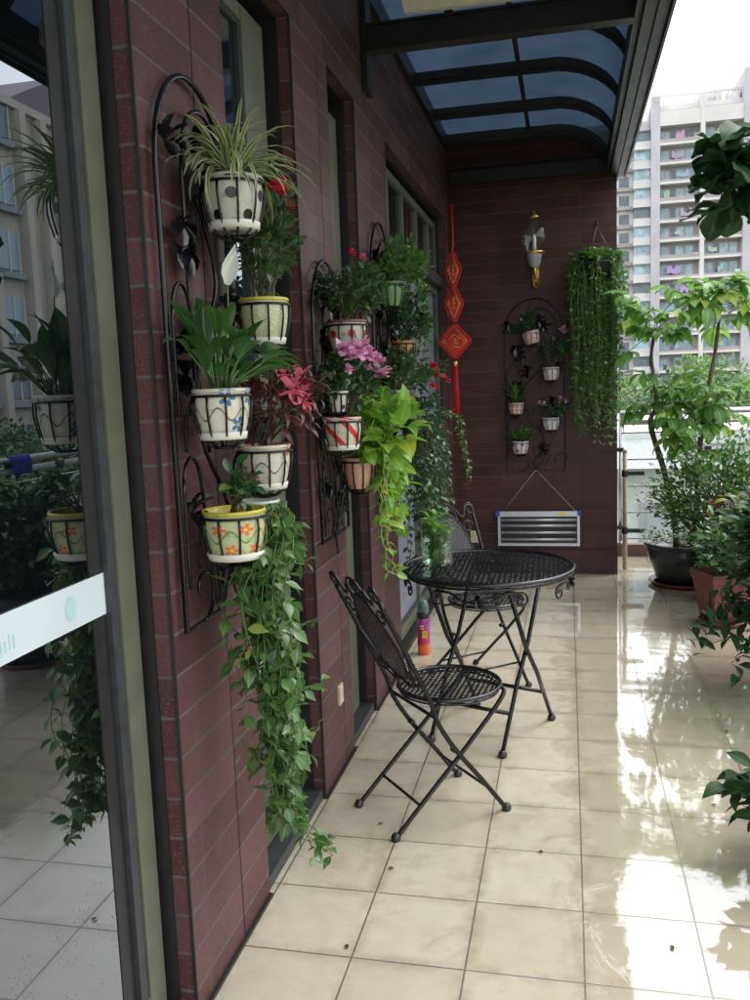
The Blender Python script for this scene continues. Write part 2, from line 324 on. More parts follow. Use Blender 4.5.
# ------------------------------------------------------------------ mesh helper
class MB:
    def __init__(s): s.v = []; s.f = []; s.uv = []; s.var = []; s.m = []; s.sm = []
    def add(s, vs, fs, uvs=None, var=.5, mi=0, smooth=True):
        b = len(s.v); s.v.extend(vs)
        if isinstance(var, (int, float)): s.var.extend([var] * len(vs))
        else: s.var.extend(var)
        for k, f in enumerate(fs):
            s.f.append([b + i for i in f]); s.m.append(mi); s.sm.append(smooth)
            if uvs is None: s.uv.extend([(0., 0.)] * len(f))
            elif len(uvs) == len(vs): s.uv.extend([uvs[i] for i in f])
            else: s.uv.extend(uvs[k])
    def box(s, x0, x1, y0, y1, z0, z1, mi=0, org=(0, 0, 0), smooth=False, mat=None):
        vs = [(x, y, z) for z in (z0, z1) for y in (y0, y1) for x in (x0, x1)]
        fs = [(0, 2, 3, 1), (4, 5, 7, 6), (0, 1, 5, 4), (3, 2, 6, 7), (2, 0, 4, 6), (1, 3, 7, 5)]
        uvs = []
        for k, f in enumerate(fs):
            r = []
            for i in f:
                x, y, z = vs[i]
                r.append((x - org[0], y - org[1]) if k < 2 else ((x - org[0], z - org[2]) if k < 4 else (y - org[1], z - org[2])))
            uvs.append(r)
        if mat is not None: vs = [tuple(mat @ Vector(q)) for q in vs]
        b = len(s.v); s.v.extend(vs); s.var.extend([.5] * 8)
        for f, r in zip(fs, uvs):
            s.f.append([b + i for i in f]); s.m.append(mi); s.sm.append(smooth); s.uv.extend(r)
    def tube(s, pts, r, seg=6, closed=False, cap=True, mi=0, flat=None):
        pts = [Vector(p) for p in pts]; n = len(pts)
        rs = r if isinstance(r, (list, tuple)) else [r] * n
        vs = []; prev = None
        for i, p in enumerate(pts):
            if closed: t = pts[(i + 1) % n] - pts[i - 1]
            else: t = pts[min(i + 1, n - 1)] - pts[max(i - 1, 0)]
            if t.length < 1e-9: t = Vector((0, 0, 1))
            t.normalize()
            if prev is None:
                a = Vector((0, 0, 1)) if abs(t.z) < .9 else Vector((1, 0, 0))
            else: a = prev
            b = a - t * a.dot(t)
            if b.length < 1e-6: b = Vector((1, 0, 0)) - t * t.x
            b.normalize(); prev = b; c = t.cross(b)
            for k in range(seg):
                an = 2 * pi * k / seg
                o = b * cos(an) * rs[i] + c * sin(an) * rs[i] * (flat or 1)
                vs.append(tuple(p + o))
        fs = []
        m = n if closed else n - 1
        for i in range(m):
            j = (i + 1) % n
            for k in range(seg):
                k2 = (k + 1) % seg
                fs.append((i * seg + k, i * seg + k2, j * seg + k2, j * seg + k))
        if cap and not closed:
            fs.append(tuple(range(seg - 1, -1, -1))); fs.append(tuple((n - 1) * seg + k for k in range(seg)))
        s.add(vs, fs, mi=mi)
    def lathe(s, prof, c=(0, 0, 0), seg=28, mi=0, sq=0., rot=0.):
        vs = []; uv = []; n = len(prof)
        z0 = prof[0][1]; zz = max(q[1] for q in prof) - min(q[1] for q in prof) or 1; zm = min(q[1] for q in prof)
        fs = []; us = []
        for (r, z) in prof:
            for k in range(seg):
                a = 2 * pi * k / seg + rot
                vs.append((c[0] + r * cos(a), c[1] + r * sin(a), c[2] + z))
        for i in range(n - 1):
            for k in range(seg):
                k2 = (k + 1) % seg
                fs.append((i * seg + k, i * seg + k2, (i + 1) * seg + k2, (i + 1) * seg + k))
                a, b = k / seg, (k + 1) / seg
                va, vb = (prof[i][1] - zm) / zz, (prof[i + 1][1] - zm) / zz
                us.append([(a, va), (b, va), (b, vb), (a, vb)])
        b = len(s.v); s.v.extend(vs); s.var.extend([.5] * len(vs))
        for f, r in zip(fs, us):
            s.f.append([b + i for i in f]); s.m.append(mi); s.sm.append(True); s.uv.extend(r)
    def disc(s, c, r, seg=28, mi=0):
        vs = [(c[0] + r * cos(2 * pi * k / seg), c[1] + r * sin(2 * pi * k / seg), c[2]) for k in range(seg)]
        s.add(vs, [tuple(range(seg))], mi=mi)
    def leaf(s, p, d, L, W, shape=(0.12, .75, 1., .8, .04), droop=.6, fold=.25, var=None, roll=0., mi=0, wave=0.):
        """a bent, folded leaf blade with real curvature"""
        p = Vector(p); d = Vector(d)
        if d.length < 1e-6: d = Vector((0, 0, 1))
        d.normalize()
        up = Vector((0, 0, 1)) if abs(d.z) < .97 else Vector((R.uniform(-1, 1), R.uniform(-1, 1), .1))
        side = d.cross(up).normalized(); nrm = side.cross(d).normalized()
        if roll:
            q = Matrix.Rotation(roll, 3, d); side = q @ side; nrm = q @ nrm
        n = len(shape); st = L / (n - 1); vs = []; uv = []
        ax = side; cur = Vector(d); nn = Vector(nrm)
        for i, w in enumerate(shape):
            hw = W * w / 2; lift = hw * fold
            o = nn * lift
            wv = nn * (wave * W * sin(i * 2.1)) if wave else Vector((0, 0, 0))
            vs += [tuple(p - ax * hw + o + wv), tuple(p), tuple(p + ax * hw + o - wv)]
            t = i / (n - 1); uv += [(0, t), (.5, t), (1, t)]
            p = p + cur * st
            q = Matrix.Rotation(-droop / (n - 1), 3, ax)
            cur = q @ cur; nn = q @ nn
        fs = []
        for i in range(n - 1):
            a = i * 3
            fs += [(a, a + 1, a + 4, a + 3), (a + 1, a + 2, a + 5, a + 4)]
        s.add(vs, fs, uv, R.random() if var is None else var, mi)
    def build(s, name, mats, parent=None, loc=None):
        me = bpy.data.meshes.new(name); me.from_pydata(s.v, [], s.f)
        if not isinstance(mats, (list, tuple)): mats = [mats]
        for m in mats: me.materials.append(MT[m] if isinstance(m, str) else m)
        me.polygons.foreach_set('material_index', s.m); me.polygons.foreach_set('use_smooth', s.sm)
        ul = me.uv_layers.new(name='UVMap'); ul.data.foreach_set('uv', [c for q in s.uv for c in q])
        at = me.attributes.new('var', 'FLOAT', 'POINT'); at.data.foreach_set('value', s.var)
        me.update()
        o = bpy.data.objects.new(name, me); COL.objects.link(o)
        if parent is not None: o.parent = parent
        if loc is not None: o.location = loc
        return o

def tag(o, label=None, cat=None, group=None, kind=None):
    if label: o['label'] = label
    if cat: o['category'] = cat
    if group: o['group'] = group
    if kind: o['kind'] = kind
    return o
def empty(name, label, cat, loc=(0, 0, 0), rz=0., group=None):
    o = bpy.data.objects.new(name, None); o.empty_display_size = .1
    COL.objects.link(o); o.location = loc; o.rotation_euler.z = rz
    return tag(o, label, cat, group)
def copy_tree(o, parent=None):
    c = o.copy(); COL.objects.link(c); c.parent = parent
    for ch in list(o.children): copy_tree(ch, c)
    return c

def smooth_path(pts, k=6):
    P = [Vector(p) for p in pts]; out = []
    for i in range(len(P) - 1):
        a = P[max(i - 1, 0)]; b = P[i]; c = P[i + 1]; d = P[min(i + 2, len(P) - 1)]
        for j in range(k):
            t = j / k
            out.append(.5 * ((2 * b) + (c - a) * t + (2 * a - 5 * b + 4 * c - d) * t * t + (3 * b - a - 3 * c + d) * t ** 3))
    out.append(P[-1]); return out
def spiral(cx, cy, r0, r1, a0, turns, n=22):
    return [(cx + (r0 + (r1 - r0) * i / n) * cos(a0 + turns * 2 * pi * i / n), cy + (r0 + (r1 - r0) * i / n) * sin(a0 + turns * 2 * pi * i / n)) for i in range(n + 1)]

# ------------------------------------------------------------------ setting: floor, kerb, ground
FX = -.975; GX = -1.073
b = MB(); b.box(-1.3, 2.12, -3, 8.35, -.3, 0); o = b.build('floor', 'floor'); tag(o, kind='structure')
b = MB(); b.box(-1.3, 2.3, -3, 8.55, -.9, -.302); o = b.build('terrace_slab', 'slab'); tag(o, kind='structure')
b = MB(); b.box(.42, 2.12, 8.25, 8.35, .002, .11); b.box(2.02, 2.12, -3, 8.248, .002, .11)
o = b.build('kerb', 'kerb'); tag(o, kind='structure')

def ground_mat():
    m, nt, out = new_mat('ground_grass')
    c = ramp(nt, noise(nt, .15, 6), [(.35, (.05, .08, .03)), (.6, (.10, .13, .06)), (.75, (.22, .21, .18))])
    principled(nt, out, c, .9); return m
b = MB(); b.add([(-900, -900, -9), (900, -900, -9), (900, 1500, -9), (-900, 1500, -9)], [(0, 1, 2, 3)], smooth=False)
o = b.build('ground', ground_mat()); tag(o, kind='structure')

# ------------------------------------------------------------------ house facade
house = empty('house_facade', 'dark red tiled house wall on the left with tall narrow windows and a glass door', 'house wall', (0, 0, 0))
b = MB()
def wbox(y0, y1, z0, z1, org=None):
    b.box(-1.35, FX, y0, y1, z0, z1, org=(FX, org if org is not None else y0, 0))
wbox(-3, -.35, 0, 3.0); wbox(1.94, 2.51, 0, 3.0); wbox(3.19, 3.69, 0, 3.0); wbox(4.16, 4.88, 0, 3.0); wbox(7.25, 7.478, 0, 3.0)
b.box(-1.35, FX, -3, 7.478, 3.0, 3.70, org=(FX, 1.94, 0))
b.build('wall', 'wall', house)
b = MB(); b.box(-5, -1.352, -3, 7.48, 0, 3.70); b.build('building_core', 'liner', house)
# dark edge trims on pillar corners
for y in (1.94, 3.19, 4.16):
    b = MB(); b.box(FX - .005, FX + .003, y - .004, y + .003, .0, 3.0); b.build('corner_joint', 'liner', house)
# base joint where the wall meets the floor
for y0, y1 in ((1.94, 2.51), (3.19, 3.69), (4.16, 4.88)):
    b = MB(); b.box(FX + .0005, FX + .012, y0, y1, .001, .010); b.build('base_joint', 'liner', house)

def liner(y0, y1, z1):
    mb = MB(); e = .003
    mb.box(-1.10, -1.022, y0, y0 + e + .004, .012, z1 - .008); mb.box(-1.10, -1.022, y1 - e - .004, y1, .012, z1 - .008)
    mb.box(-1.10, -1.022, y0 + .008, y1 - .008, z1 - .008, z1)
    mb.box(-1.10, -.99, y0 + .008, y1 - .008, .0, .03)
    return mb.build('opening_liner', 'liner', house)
def frame(name, y0, y1, z0, z1, jy0, jy1, top=.09, bot=.06, mulls=(), bars=(), x=-1.05, glass='winglass', sub='pane', par=None):
    """olive frame with dark gasket and pane; jy0 / jy1 = widths of the side members"""
    mb = MB()
    mb.box(-1.12, x, y0, y0 + jy0, z0, z1); mb.box(-1.12, x, y1 - jy1, y1, z0, z1)
    mb.box(-1.12, x - .002, y0 + jy0, y1 - jy1, z1 - top, z1); mb.box(-1.12, x - .002, y0 + jy0, y1 - jy1, z0, z0 + bot)
    for m in mulls: mb.box(-1.12, x - .004, m - .03, m + .03, z0 + bot, z1 - top)
    for z in bars: mb.box(-1.12, x - .006, y0 + jy0, y1 - jy1, z - .035, z + .035)
    f = mb.build(name, 'olive', par or house)
    g = MB(); e = .014
    a0, a1, c0, c1 = y0 + jy0, y1 - jy1, z0 + bot, z1 - top
    g.box(-1.12, x - .010, a0, a0 + e, c0, c1); g.box(-1.12, x - .010, a1 - e, a1, c0, c1)
    g.box(-1.12, x - .012, a0 + e, a1 - e, c0, c0 + e); g.box(-1.12, x - .012, a0 + e, a1 - e, c1 - e, c1)
    g.build('gasket', 'greyframe', f)
    p = MB(); p.box(-1.095, GX, a0 + e, a1 - e, c0 + e, c1 - e); p.build(sub, glass, f)
    return f
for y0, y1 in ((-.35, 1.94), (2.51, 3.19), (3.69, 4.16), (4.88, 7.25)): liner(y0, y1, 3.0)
# glass door (opening 1)
dr = frame('glass_door', -.34, 1.915, .03, 2.99, .1, .080, .1, .10, glass='doorglass', sub='glass_pane')
g = MB(); g.box(GX + .0002, GX + .0022, 1.745, 1.8205, .146, 2.874); g.build('black_margin', 'liner', dr)
g = MB(); g.box(-1.12, -1.056, 1.800, 1.8345, .13, 2.89); g.build('grey_seal', 'greyframe', dr)
def band_mat():
    m, nt, out = new_mat('frosted_band')
    nz = noise(nt, 5, 2)
    c = ramp(nt, nz, [(.3, (.50, .57, .60)), (.7, (.56, .63, .66))])
    principled(nt, out, c, .35); return m
bm_ = band_mat()
g = MB(); g.box(GX + .0025, GX + .0045, -.22, 1.7995, 1.146, 1.244); band = g.build('frosted_band', bm_, dr)
pale = simple('pale_teal_print', (.38, .55, .55), .4, 0, .05)
g = MB()
for k in range(5): g.box(GX + .0046, GX + .0056, 1.395 + k * .0135, 1.400 + k * .0135, 1.168 + (k % 2) * .002, 1.20 - (k % 3) * .005)
g.box(GX + .0046, GX + .0056, 1.392, 1.412, 1.162, 1.166)
vs = [(GX + .0054, 1.655 + .022 * cos(a * pi / 12), 1.194 + .027 * sin(a * pi / 12)) for a in range(24)]
g.add(vs, [tuple(range(24))], smooth=False)
g.build('printed_mark', pale, band)
# narrow windows
frame('window', 2.515, 3.10, .05, 2.93, .06, .21, .05, .06)
frame('window', 3.695, 4.10, .05, 2.90, .06, .15, .12, .06)
# wide window doors (opening 4)
w4 = frame('window', 4.89, 7.24, 2.52, 2.96, .06, .06, .05, .05, mulls=(5.30, 5.80, 6.35, 6.9))
w5 = frame('window', 4.89, 7.24, .04, 2.44, .05, .06, .05, .08, mulls=(6.0,), glass='curtainglass', x=-1.045)
g = MB(); g.box(-1.12, -.99, 4.89, 7.24, 2.442, 2.518); g.build('transom', 'greyframe', house)
# sills
for y0, y1 in ((2.512, 3.188), (3.692, 4.158)):
    g = MB(); g.box(-1.12, -.985, y0, y1, .0, .045); g.build('sill', 'greyframe', house)
# beige blank plate on second pillar
g = MB(); g.box(FX, FX + .009, 3.435, 3.50, .30, .385); g.box(FX + .009, FX + .011, 3.442, 3.493, .307, .378)
tag(g.build('socket_cover', 'beige'), 'small beige blank cover plate low on the pillar behind the front chair', 'socket cover')

# end wall
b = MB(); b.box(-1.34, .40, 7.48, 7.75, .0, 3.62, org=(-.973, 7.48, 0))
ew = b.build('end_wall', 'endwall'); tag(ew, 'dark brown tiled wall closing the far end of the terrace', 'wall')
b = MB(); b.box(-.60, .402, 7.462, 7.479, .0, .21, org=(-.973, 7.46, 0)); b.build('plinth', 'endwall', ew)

# ------------------------------------------------------------------ canopy
can = empty('terrace_canopy', 'dark framed canopy of curved blue tinted sheets over the terrace', 'canopy', (0, 0, 0))
ZC = 3.66
def cprof(off=0., n=10):
    pts = [(-.965, ZC + off), (-.5, ZC + off), (-.12, ZC - .004 + off)]
    for i in range(1, n + 1):
        a = (pi / 2) * i / n
        pts.append((-.12 + (.46) * sin(a), ZC - .30 + .30 * cos(a) + off))
    return pts
for y in [-2.9, -2.2, -1.5, -.8, -.05, .7, 1.45, 2.2, 2.95, 3.7, 5.12, 5.85, 6.62, 7.30, 7.45]:
    mb = MB(); pr = cprof(); w = .028
    vs = []
    for (x, z) in pr: vs += [(x, y - w, z), (x, y + w, z), (x, y - w, z - .05), (x, y + w, z - .05)]
    fs = []
    for i in range(len(pr) - 1):
        a = i * 4; c = a + 4
        fs += [(a, a + 1, c + 1, c), (a + 2, c + 2, c + 3, a + 3), (a, c, c + 2, a + 2), (a + 1, a + 3, c + 3, c + 1)]
    mb.add(vs, fs, smooth=False)
    # thin lower flange
    vs2 = [(x, y + sgn * .012, z - dz) for (x, z) in pr for sgn, dz in ((-1, .05), (1, .05), (-1, .075), (1, .075))]
    mb.add(vs2, fs, smooth=False)
    mb.build('rib', 'bronze', can)
ys = [-3, -1.5, .0, 1.5, 3.0, 4.42, 5.85, 7.3, 7.48]
pr = cprof(.004)
for y0, y1 in zip(ys[:-1], ys[1:]):
    mb = MB(); vs = []
    for (x, z) in pr: vs += [(x, y0 + .001, z), (x, y1 - .001, z)]
    mb.add(vs, [(2 * i, 2 * i + 2, 2 * i + 3, 2 * i + 1) for i in range(len(pr) - 1)])
    mb.build('tinted_sheet', 'canopyglass', can)
mb = MB(); mb.box(-.30, -.272, -3, 7.45, ZC - .03, ZC - .004); mb.build('purlin', 'bronze', can)
mb = MB(); mb.box(-.972, -.945, -3, 7.45, ZC - .09, ZC + .02); mb.build('wall_channel', 'bronze', can)
mb = MB()   # stepped gutter
for x0, x1, z0, z1 in ((.315, .345, 3.30, 3.42), (.347, .40, 3.27, 3.36), (.402, .415, 3.255, 3.38), (.417, .46, 3.285, 3.39), (.462, .475, 3.26, 3.42)):
    mb.box(x0, x1, -3, 7.62, z0, z1)
mb.build('gutter', 'bronze', can)
for y in (4.42,):
    mb = MB(); mb.box(-.97, .314, y - .030, y + .030, 3.305, 3.405); mb.box(-.97, .314, y - .038, y + .038, 3.290, 3.303)
    mb.box(-.97, .314, y - .038, y + .038, 3.407, 3.42)
    mb.build('beam', 'bronze', can)
mb = MB(); mb.box(-.97, -.945, 4.36, 4.48, 3.10, 3.60); mb.build('bracket_plate', 'bronze', can)
mb = MB(); mb.box(-.94, .314, 7.42, 7.475, 3.30, 3.40); mb.build('beam', 'bronze', can)
for y in (1.3,):
    mb = MB(); mb.box(-.97, .314, y - .035, y + .035, 3.27, 3.41); mb.build('beam', 'bronze', can)
# cream awning cassette fixed in front of the beam
aw = empty('awning_cassette', 'cream awning cassette fixed high under the canopy beam', 'awning', (-.10, 4.06, 3.375))
mb = MB(); secs = [(-.11, -.02), (-.10, .06), (-.04, .10), (.06, .10), (.10, .03), (.09, -.04), (.0, -.065)]
vs = [(x, yy, zz) for x in (-.60, .58) for yy, zz in secs]; n = len(secs)
mb.add(vs, [(i, (i + 1) % n, n + (i + 1) % n, n + i) for i in range(n)] + [tuple(range(n)), tuple(range(2 * n - 1, n - 1, -1))], smooth=False)
mb.build('cassette', 'cream', aw)
for sx in (-.45, .45):
    mb = MB(); mb.box(sx - .02, sx + .02, .0, .42, .10, .13); mb.box(sx - .02, sx + .02, .39, .42, .0, .10); mb.build('bracket', 'bronze', aw)

# ------------------------------------------------------------------ wall racks
def metal_leaf(mb, p, a, s, off):
    """lobed cast leaf lying near the wall; p=(u,v) wall coords"""
    for k, (da, l) in enumerate(((0, 1.), (.75, .8), (-.75, .8), (1.5, .55), (-1.5, .55))):
        ang = a + da
        d = Vector((.35, cos(ang), sin(ang)))
        mb.leaf((off + .006, p[0], p[1]), d, s * l, s * .42, droop=.5, fold=.5, roll=R.uniform(-.3, .3))
def make_rack(name, label, loc, rz, Wd, Ht, holders, group, seed=1, big=True):
    """local frame: x = away from wall, y = along wall (0..Wd), z up (0..Ht)."""
    o = empty(name, label, 'plant rack', loc, rz, group)
    r = Wd / 2; off = .02; t = .0075 if big else .005
    mb = MB()
    path = [(off, 0, 0), (off, 0, Ht * .45), (off, 0, Ht - r * 1.15)]
    path += [(off, r - r * cos(a), Ht - r * 1.15 + r * 1.15 * sin(a)) for a in [pi * i / 16 for i in range(1, 16)]]
    path += [(off, Wd, Ht - r * 1.15), (off, Wd, 0)]
    mb.tube(path, t, 6, closed=True)
    mb.build('outer_frame', 'black', o)
    mb = MB(); c = r + .04; r2 = r * .62
    z1 = Ht - r * 1.1 + r * .05
    p2 = [(off + .01, c - r2, Ht * .42), (off + .01, c - r2, z1 - .02)] + [(off + .01, c - r2 * cos(a), z1 + r2 * 1.15 * sin(a)) for a in [pi * i / 12 for i in range(1, 12)]] + [(off + .01, c + r2, z1), (off + .01, c + r2, Ht * .55)]
    mb.tube(smooth_path(p2, 2), t * .85, 6)
    mb.build('inner_arch', 'black', o)
    for zt in (Ht * .60, Ht * .29):
        mb = MB(); rr = r * .24
        p3 = [(off + .012, .012, zt - .30), (off + .012, .012, zt - rr)] + [(off + .012, .012 + rr - rr * cos(a), zt - rr + rr * 1.6 * sin(a)) for a in [pi * i / 10 for i in range(1, 10)]]
        p3 += [(off + .012, .012 + 2 * rr + .005, zt - rr * 1.2), (off + .012, .012 + 2 * rr + .04, zt - .30), (off + .012, .012 + 2 * rr + .07, zt - .40)]
        mb.tube(smooth_path(p3, 2), t * .7, 6); mb.build('loop', 'black', o)
    # S stem winding between the pots
    mb = MB()
    S = [(off + .015, r * .9 + Wd * .22 * sin(k * 1.9), Ht * .04 + k * Ht * .15) for k in range(6)]
    mb.tube(smooth_path(S, 6), t * .8, 6); mb.build('winding_stem', 'black', o)
    # bottom scrolls
    mb = MB()
    for (cx, cz, r0, a0, tn) in ((.09, .085, .075, -pi / 2, .9), (Wd - .1, .09, .08, -pi / 2, -.9), (Wd * .5, .12, .06, -pi / 2, .85)):
        mb.tube([(off + .008, u, v) for u, v in spiral(cx * (Wd / .4), cz, r0 * Wd / .4, .014, a0, tn)], t * .7, 5)
    for k in range(4):
        mb.tube(smooth_path([(off, Wd * .5, .0), (off + .02, Wd * (.4 + k * .08), .1), (off + .035, Wd * (.25 + k * .2), .26 + .02 * k)], 4), t * .55, 5)
    mb.build('scroll', 'black', o)
    rr = random.Random(seed)
    for (u, v) in ((.10, .86), (.20, .73), (.24, .69), (.14, .50), (.17, .46), (.55, .88), (.62, .84), (.80, .40), (.12, .21), (.25, .38), (.85, .62), (.60, .12), (.40, .58)):
        mb = MB(); metal_leaf(mb, (u * Wd, v * Ht), rr.uniform(0, 6.28), Wd * .21, off); mb.build('metal_leaf', 'iron2', o)
    # pot holders: ring, ribs, small bottom ring, arm to the frame
    for (u, z, rad, h, dx) in holders:
        mb = MB(); q = t * .42; zr = z - h * .12; R1 = rad * 1.06
        mb.tube([(dx + R1 * cos(a), u + R1 * sin(a), zr) for a in [2 * pi * i / 28 for i in range(28)]], q * 1.25, 5, closed=True)
        for k in range(10):
            a = 2 * pi * k / 10 + .2
            mb.tube([(dx + rr_ * R1 * cos(a), u + rr_ * R1 * sin(a), zr - hh * h) for rr_, hh in ((1, 0), (1.02, .25), (.96, .5), (.86, .75), (.66, .97), (.38, 1.08), (.1, 1.1))], q, 4)
        mb.tube([(dx + .35 * R1 * cos(a), u + .35 * R1 * sin(a), zr - h * 1.09) for a in [2 * pi * i / 16 for i in range(16)]], q, 4, closed=True)
        mb.tube(smooth_path([(dx - R1, u, zr), (dx - R1 - .01, u, zr - .02), (off + .005, u, zr - .06), (off, u, zr - .14)], 4), q * 1.4, 5)
        mb.build('pot_holder', 'black', o)
    return o

FACE = 0.
A = lambda y, z, r, h, dx=.125: (y, z, r, h, dx)
PH = .125
def rackwall(label, y0, z0, Wd, Ht, pots, grp, seed):
    # pots: (Y, rim z, radius, height) in world; holders in local coords
    hold = [(p[0] - y0, p[1] - z0, p[2], p[3], (p[4] if len(p) > 4 else PH)) for p in pots]
    return make_rack('plant_rack', label, (FX, y0, z0), 0., Wd, Ht, hold, grp, seed)
P = dict(
    a=(2.208, 2.202, .078, .125), b=(2.40, 1.911, .070, .122), c=(2.05, 1.659, .070, .119), d=(2.34, 1.498, .074, .119),
    e=(2.088, 1.349, .080, .121), f=(2.275, 1.347, .056, .09),
    g=(3.356, 1.912, .078, .129), h=(3.19, 1.640, .040, .075), i=(3.231, 1.540, .073, .118), j=(3.47, 1.365, .064, .125),
    k=(4.296, 2.162, .063, .113), l=(4.539, 1.884, .066, .10), m=(4.382, 1.630, .052, .107), n=(4.76, 1.446, .056, .083))
GR = 'wrought iron plant racks on the long house wall'
rackwall('black iron arched plant rack nearest the glass door, holding the polka dot pot', 1.985, 1.05, .44, 1.41, [P[q] for q in 'abcdef'], GR, 1)
rackwall('black iron arched plant rack on the second pillar, holding the red striped pot', 3.25, 1.045, .42, 1.12, [P[q] for q in 'ghij'], GR, 2)
rackwall('black iron arched plant rack on the third pillar, holding the plain green pot', 4.33, 1.0, .46, 1.50, [P[q] for q in 'klmn'], GR, 3)
# rack on the end wall: its local x points to -Y, local y to +X
FP = dict(A=(-.300, 2.06, .072, .10), B=(-.135, 1.76, .070, .10), C=(-.425, 1.475, .064, .09), D=(-.140, 1.345, .070, .095), E=(-.395, 1.155, .070, .10))
make_rack('plant_rack', 'thin black iron plant rack hung on the dark end wall', (-.515, 7.479, .90), -pi / 2, .49, 1.44,
          [(p[0] + .515, p[1] - .90, p[2], p[3], .11) for p in FP.values()], None, 5, big=False)

# ------------------------------------------------------------------ potted plants
def pot(parent, rad, h, mat, rim=None, saucer=True, taper=.74, soil=True, round_=.06):
    """origin at rim centre level; pot hangs down from z=0 to -h"""
    mb = MB(); rb = rad * taper
    prof = [(rb * .1, -h), (rb, -h), (rb * 1.02, -h * .97)]
    for i in range(1, 9):
        t = i / 8; prof.append((rb + (rad - rb) * (t ** .75) + rad * round_ * sin(pi * t), -h * (1 - t) * .97))
    o = None
    mb.lathe(prof, seg=32); o = mb.build('pot', mat, parent)
    mb = MB(); mb.lathe([(rad * 1.0, -.007), (rad * 1.035, -.006), (rad * 1.045, .0), (rad * 1.02, .004), (rad * .97, .004), (rad * .94, -.02)], seg=32)
    mb.build('rim', rim or mat, o)
    if saucer:
        mb = MB(); mb.lathe([(.01, -h - .004), (rb * 1.12, -h - .004), (rb * 1.20, -h + .012), (rb * 1.16, -h + .016), (rb * 1.05, -h + .010)], seg=28)
        mb.build('saucer', 'white', o)
    mb = MB(); n = 24
    vs = [(0, 0, -.010)] + [(rad * .94 * cos(2 * pi * k / n), rad * .94 * sin(2 * pi * k / n), -.016 + R.uniform(-.003, .003)) for k in range(n)]
    mb.add(vs, [(0, 1 + k, 1 + (k + 1) % n) for k in range(n)]); mb.build('soil', 'soil', o)
    return o

def rnd_dir(zmin=-1.):
    while True:
        v = Vector((R.uniform(-1, 1), R.uniform(-1, 1), R.uniform(zmin, 1)))
        if .1 < v.length < 1: return v.normalized()

def bush(parent, cen, rad, n, L, W, mat, stem='twig', base=(0, 0, -.01), nst=14, shape=(.1, .8, 1, .7, .03), droop=.6, srad=.0022, name='foliage', hollow=.35, wall=None, fold=.3):
    """leafy stems: stems run from base to points in an ellipsoid; leaves sit along and at the tips"""
    mb = MB(); sb = MB(); cen = Vector(cen); base = Vector(base); paths = []
    for k in range(nst):
        d = rnd_dir(-.3); tip = cen + Vector((d.x * rad[0], d.y * rad[1], d.z * rad[2])) * R.uniform(.6, 1.)
        if wall is not None and tip.x < wall: tip.x = wall + R.uniform(0, .03)
        mid = base.lerp(tip, .5) + Vector((R.uniform(-.2, .2) * rad[0], R.uniform(-.2, .2) * rad[1], .12 * rad[2]))
        pth = smooth_path([base + Vector((R.uniform(-.02, .02), R.uniform(-.02, .02), 0)), mid, tip], 5)
        paths.append(pth); sb.tube(pth, [srad * (1.3 - .9 * i / (len(pth) - 1)) for i in range(len(pth))], 4)
    sb.build('stem', stem, parent)
    for k in range(n):
        pth = R.choice(paths); i = min(len(pth) - 1, int(len(pth) * (R.random() ** .55) * (1 - hollow) + len(pth) * hollow))
        p = pth[i] + Vector((R.gauss(0, .13) * rad[0], R.gauss(0, .13) * rad[1], R.gauss(0, .10) * rad[2]))
        if wall is not None and p.x < wall: p.x = wall + R.uniform(0, .02)
        d = (p - (cen - Vector((0, 0, rad[2] * .5)))).normalized() + rnd_dir() * .7
        s = R.uniform(.65, 1.15)
        mb.leaf(p, d, L * s, W * s, shape, droop * R.uniform(.4, 1.6), fold, roll=R.uniform(-.6, .6))
    mb.build(name, mat, parent)
    return paths

def flower(parent, p, s, mat, kind='rose', d=None, name='flower'):
    mb = MB(); d = d or Vector((.6, -.5, .5)); d = Vector(d).normalized()
    a = d.orthogonal().normalized(); c = d.cross(a)
    if kind == 'rose':
        for ring, (nn, tilt, ln) in enumerate(((5, 1.25, 1.), (5, .8, .85), (4, .4, .7), (3, .12, .55))):
            for k in range(nn):
                an = 2 * pi * k / nn + ring * .7
                dd = d * cos(tilt) + (a * cos(an) + c * sin(an)) * sin(tilt)
                mb.leaf(Vector(p) + (a * cos(an) + c * sin(an)) * s * .08, dd, s * .5 * ln, s * .55 * ln, (.4, .9, 1, .8, .35), -.7, .3)
    elif kind == 'open':
        for k in range(5):
            an = 2 * pi * k / 5 + R.random() * .2; dd = d * .35 + (a * cos(an) + c * sin(an))
            mb.leaf(p, dd, s * .55, s * .5, (.15, .8, 1, .9, .4), .3, .15, wave=.05)
        mb.leaf(p, d, s * .3, s * .06, droop=.2)
    else:  # ruffled
        for k in range(16):
            an = R.uniform(0, 6.28); tl = R.uniform(.1, 1.5); dd = d * cos(tl) + (a * cos(an) + c * sin(an)) * sin(tl)
            mb.leaf(p, dd, s * R.uniform(.35, .55), s * .38, (.2, .9, 1, 1, .5), R.uniform(-.6, .6), .2, wave=.12)
    return mb.build(name, mat, parent)

def plant(key, label, group=None, where=None, src=None, name='potted_plant', cat='potted plant'):
    p = (src or P)[key]
    if where is None: loc = (FX + PH, p[0], p[1])
    else: loc = where
    return empty(name, label, cat, loc, 0., group), p
GP = 'small potted plants in the rack on the first pillar'
WL = -.11   # local x of the wall face

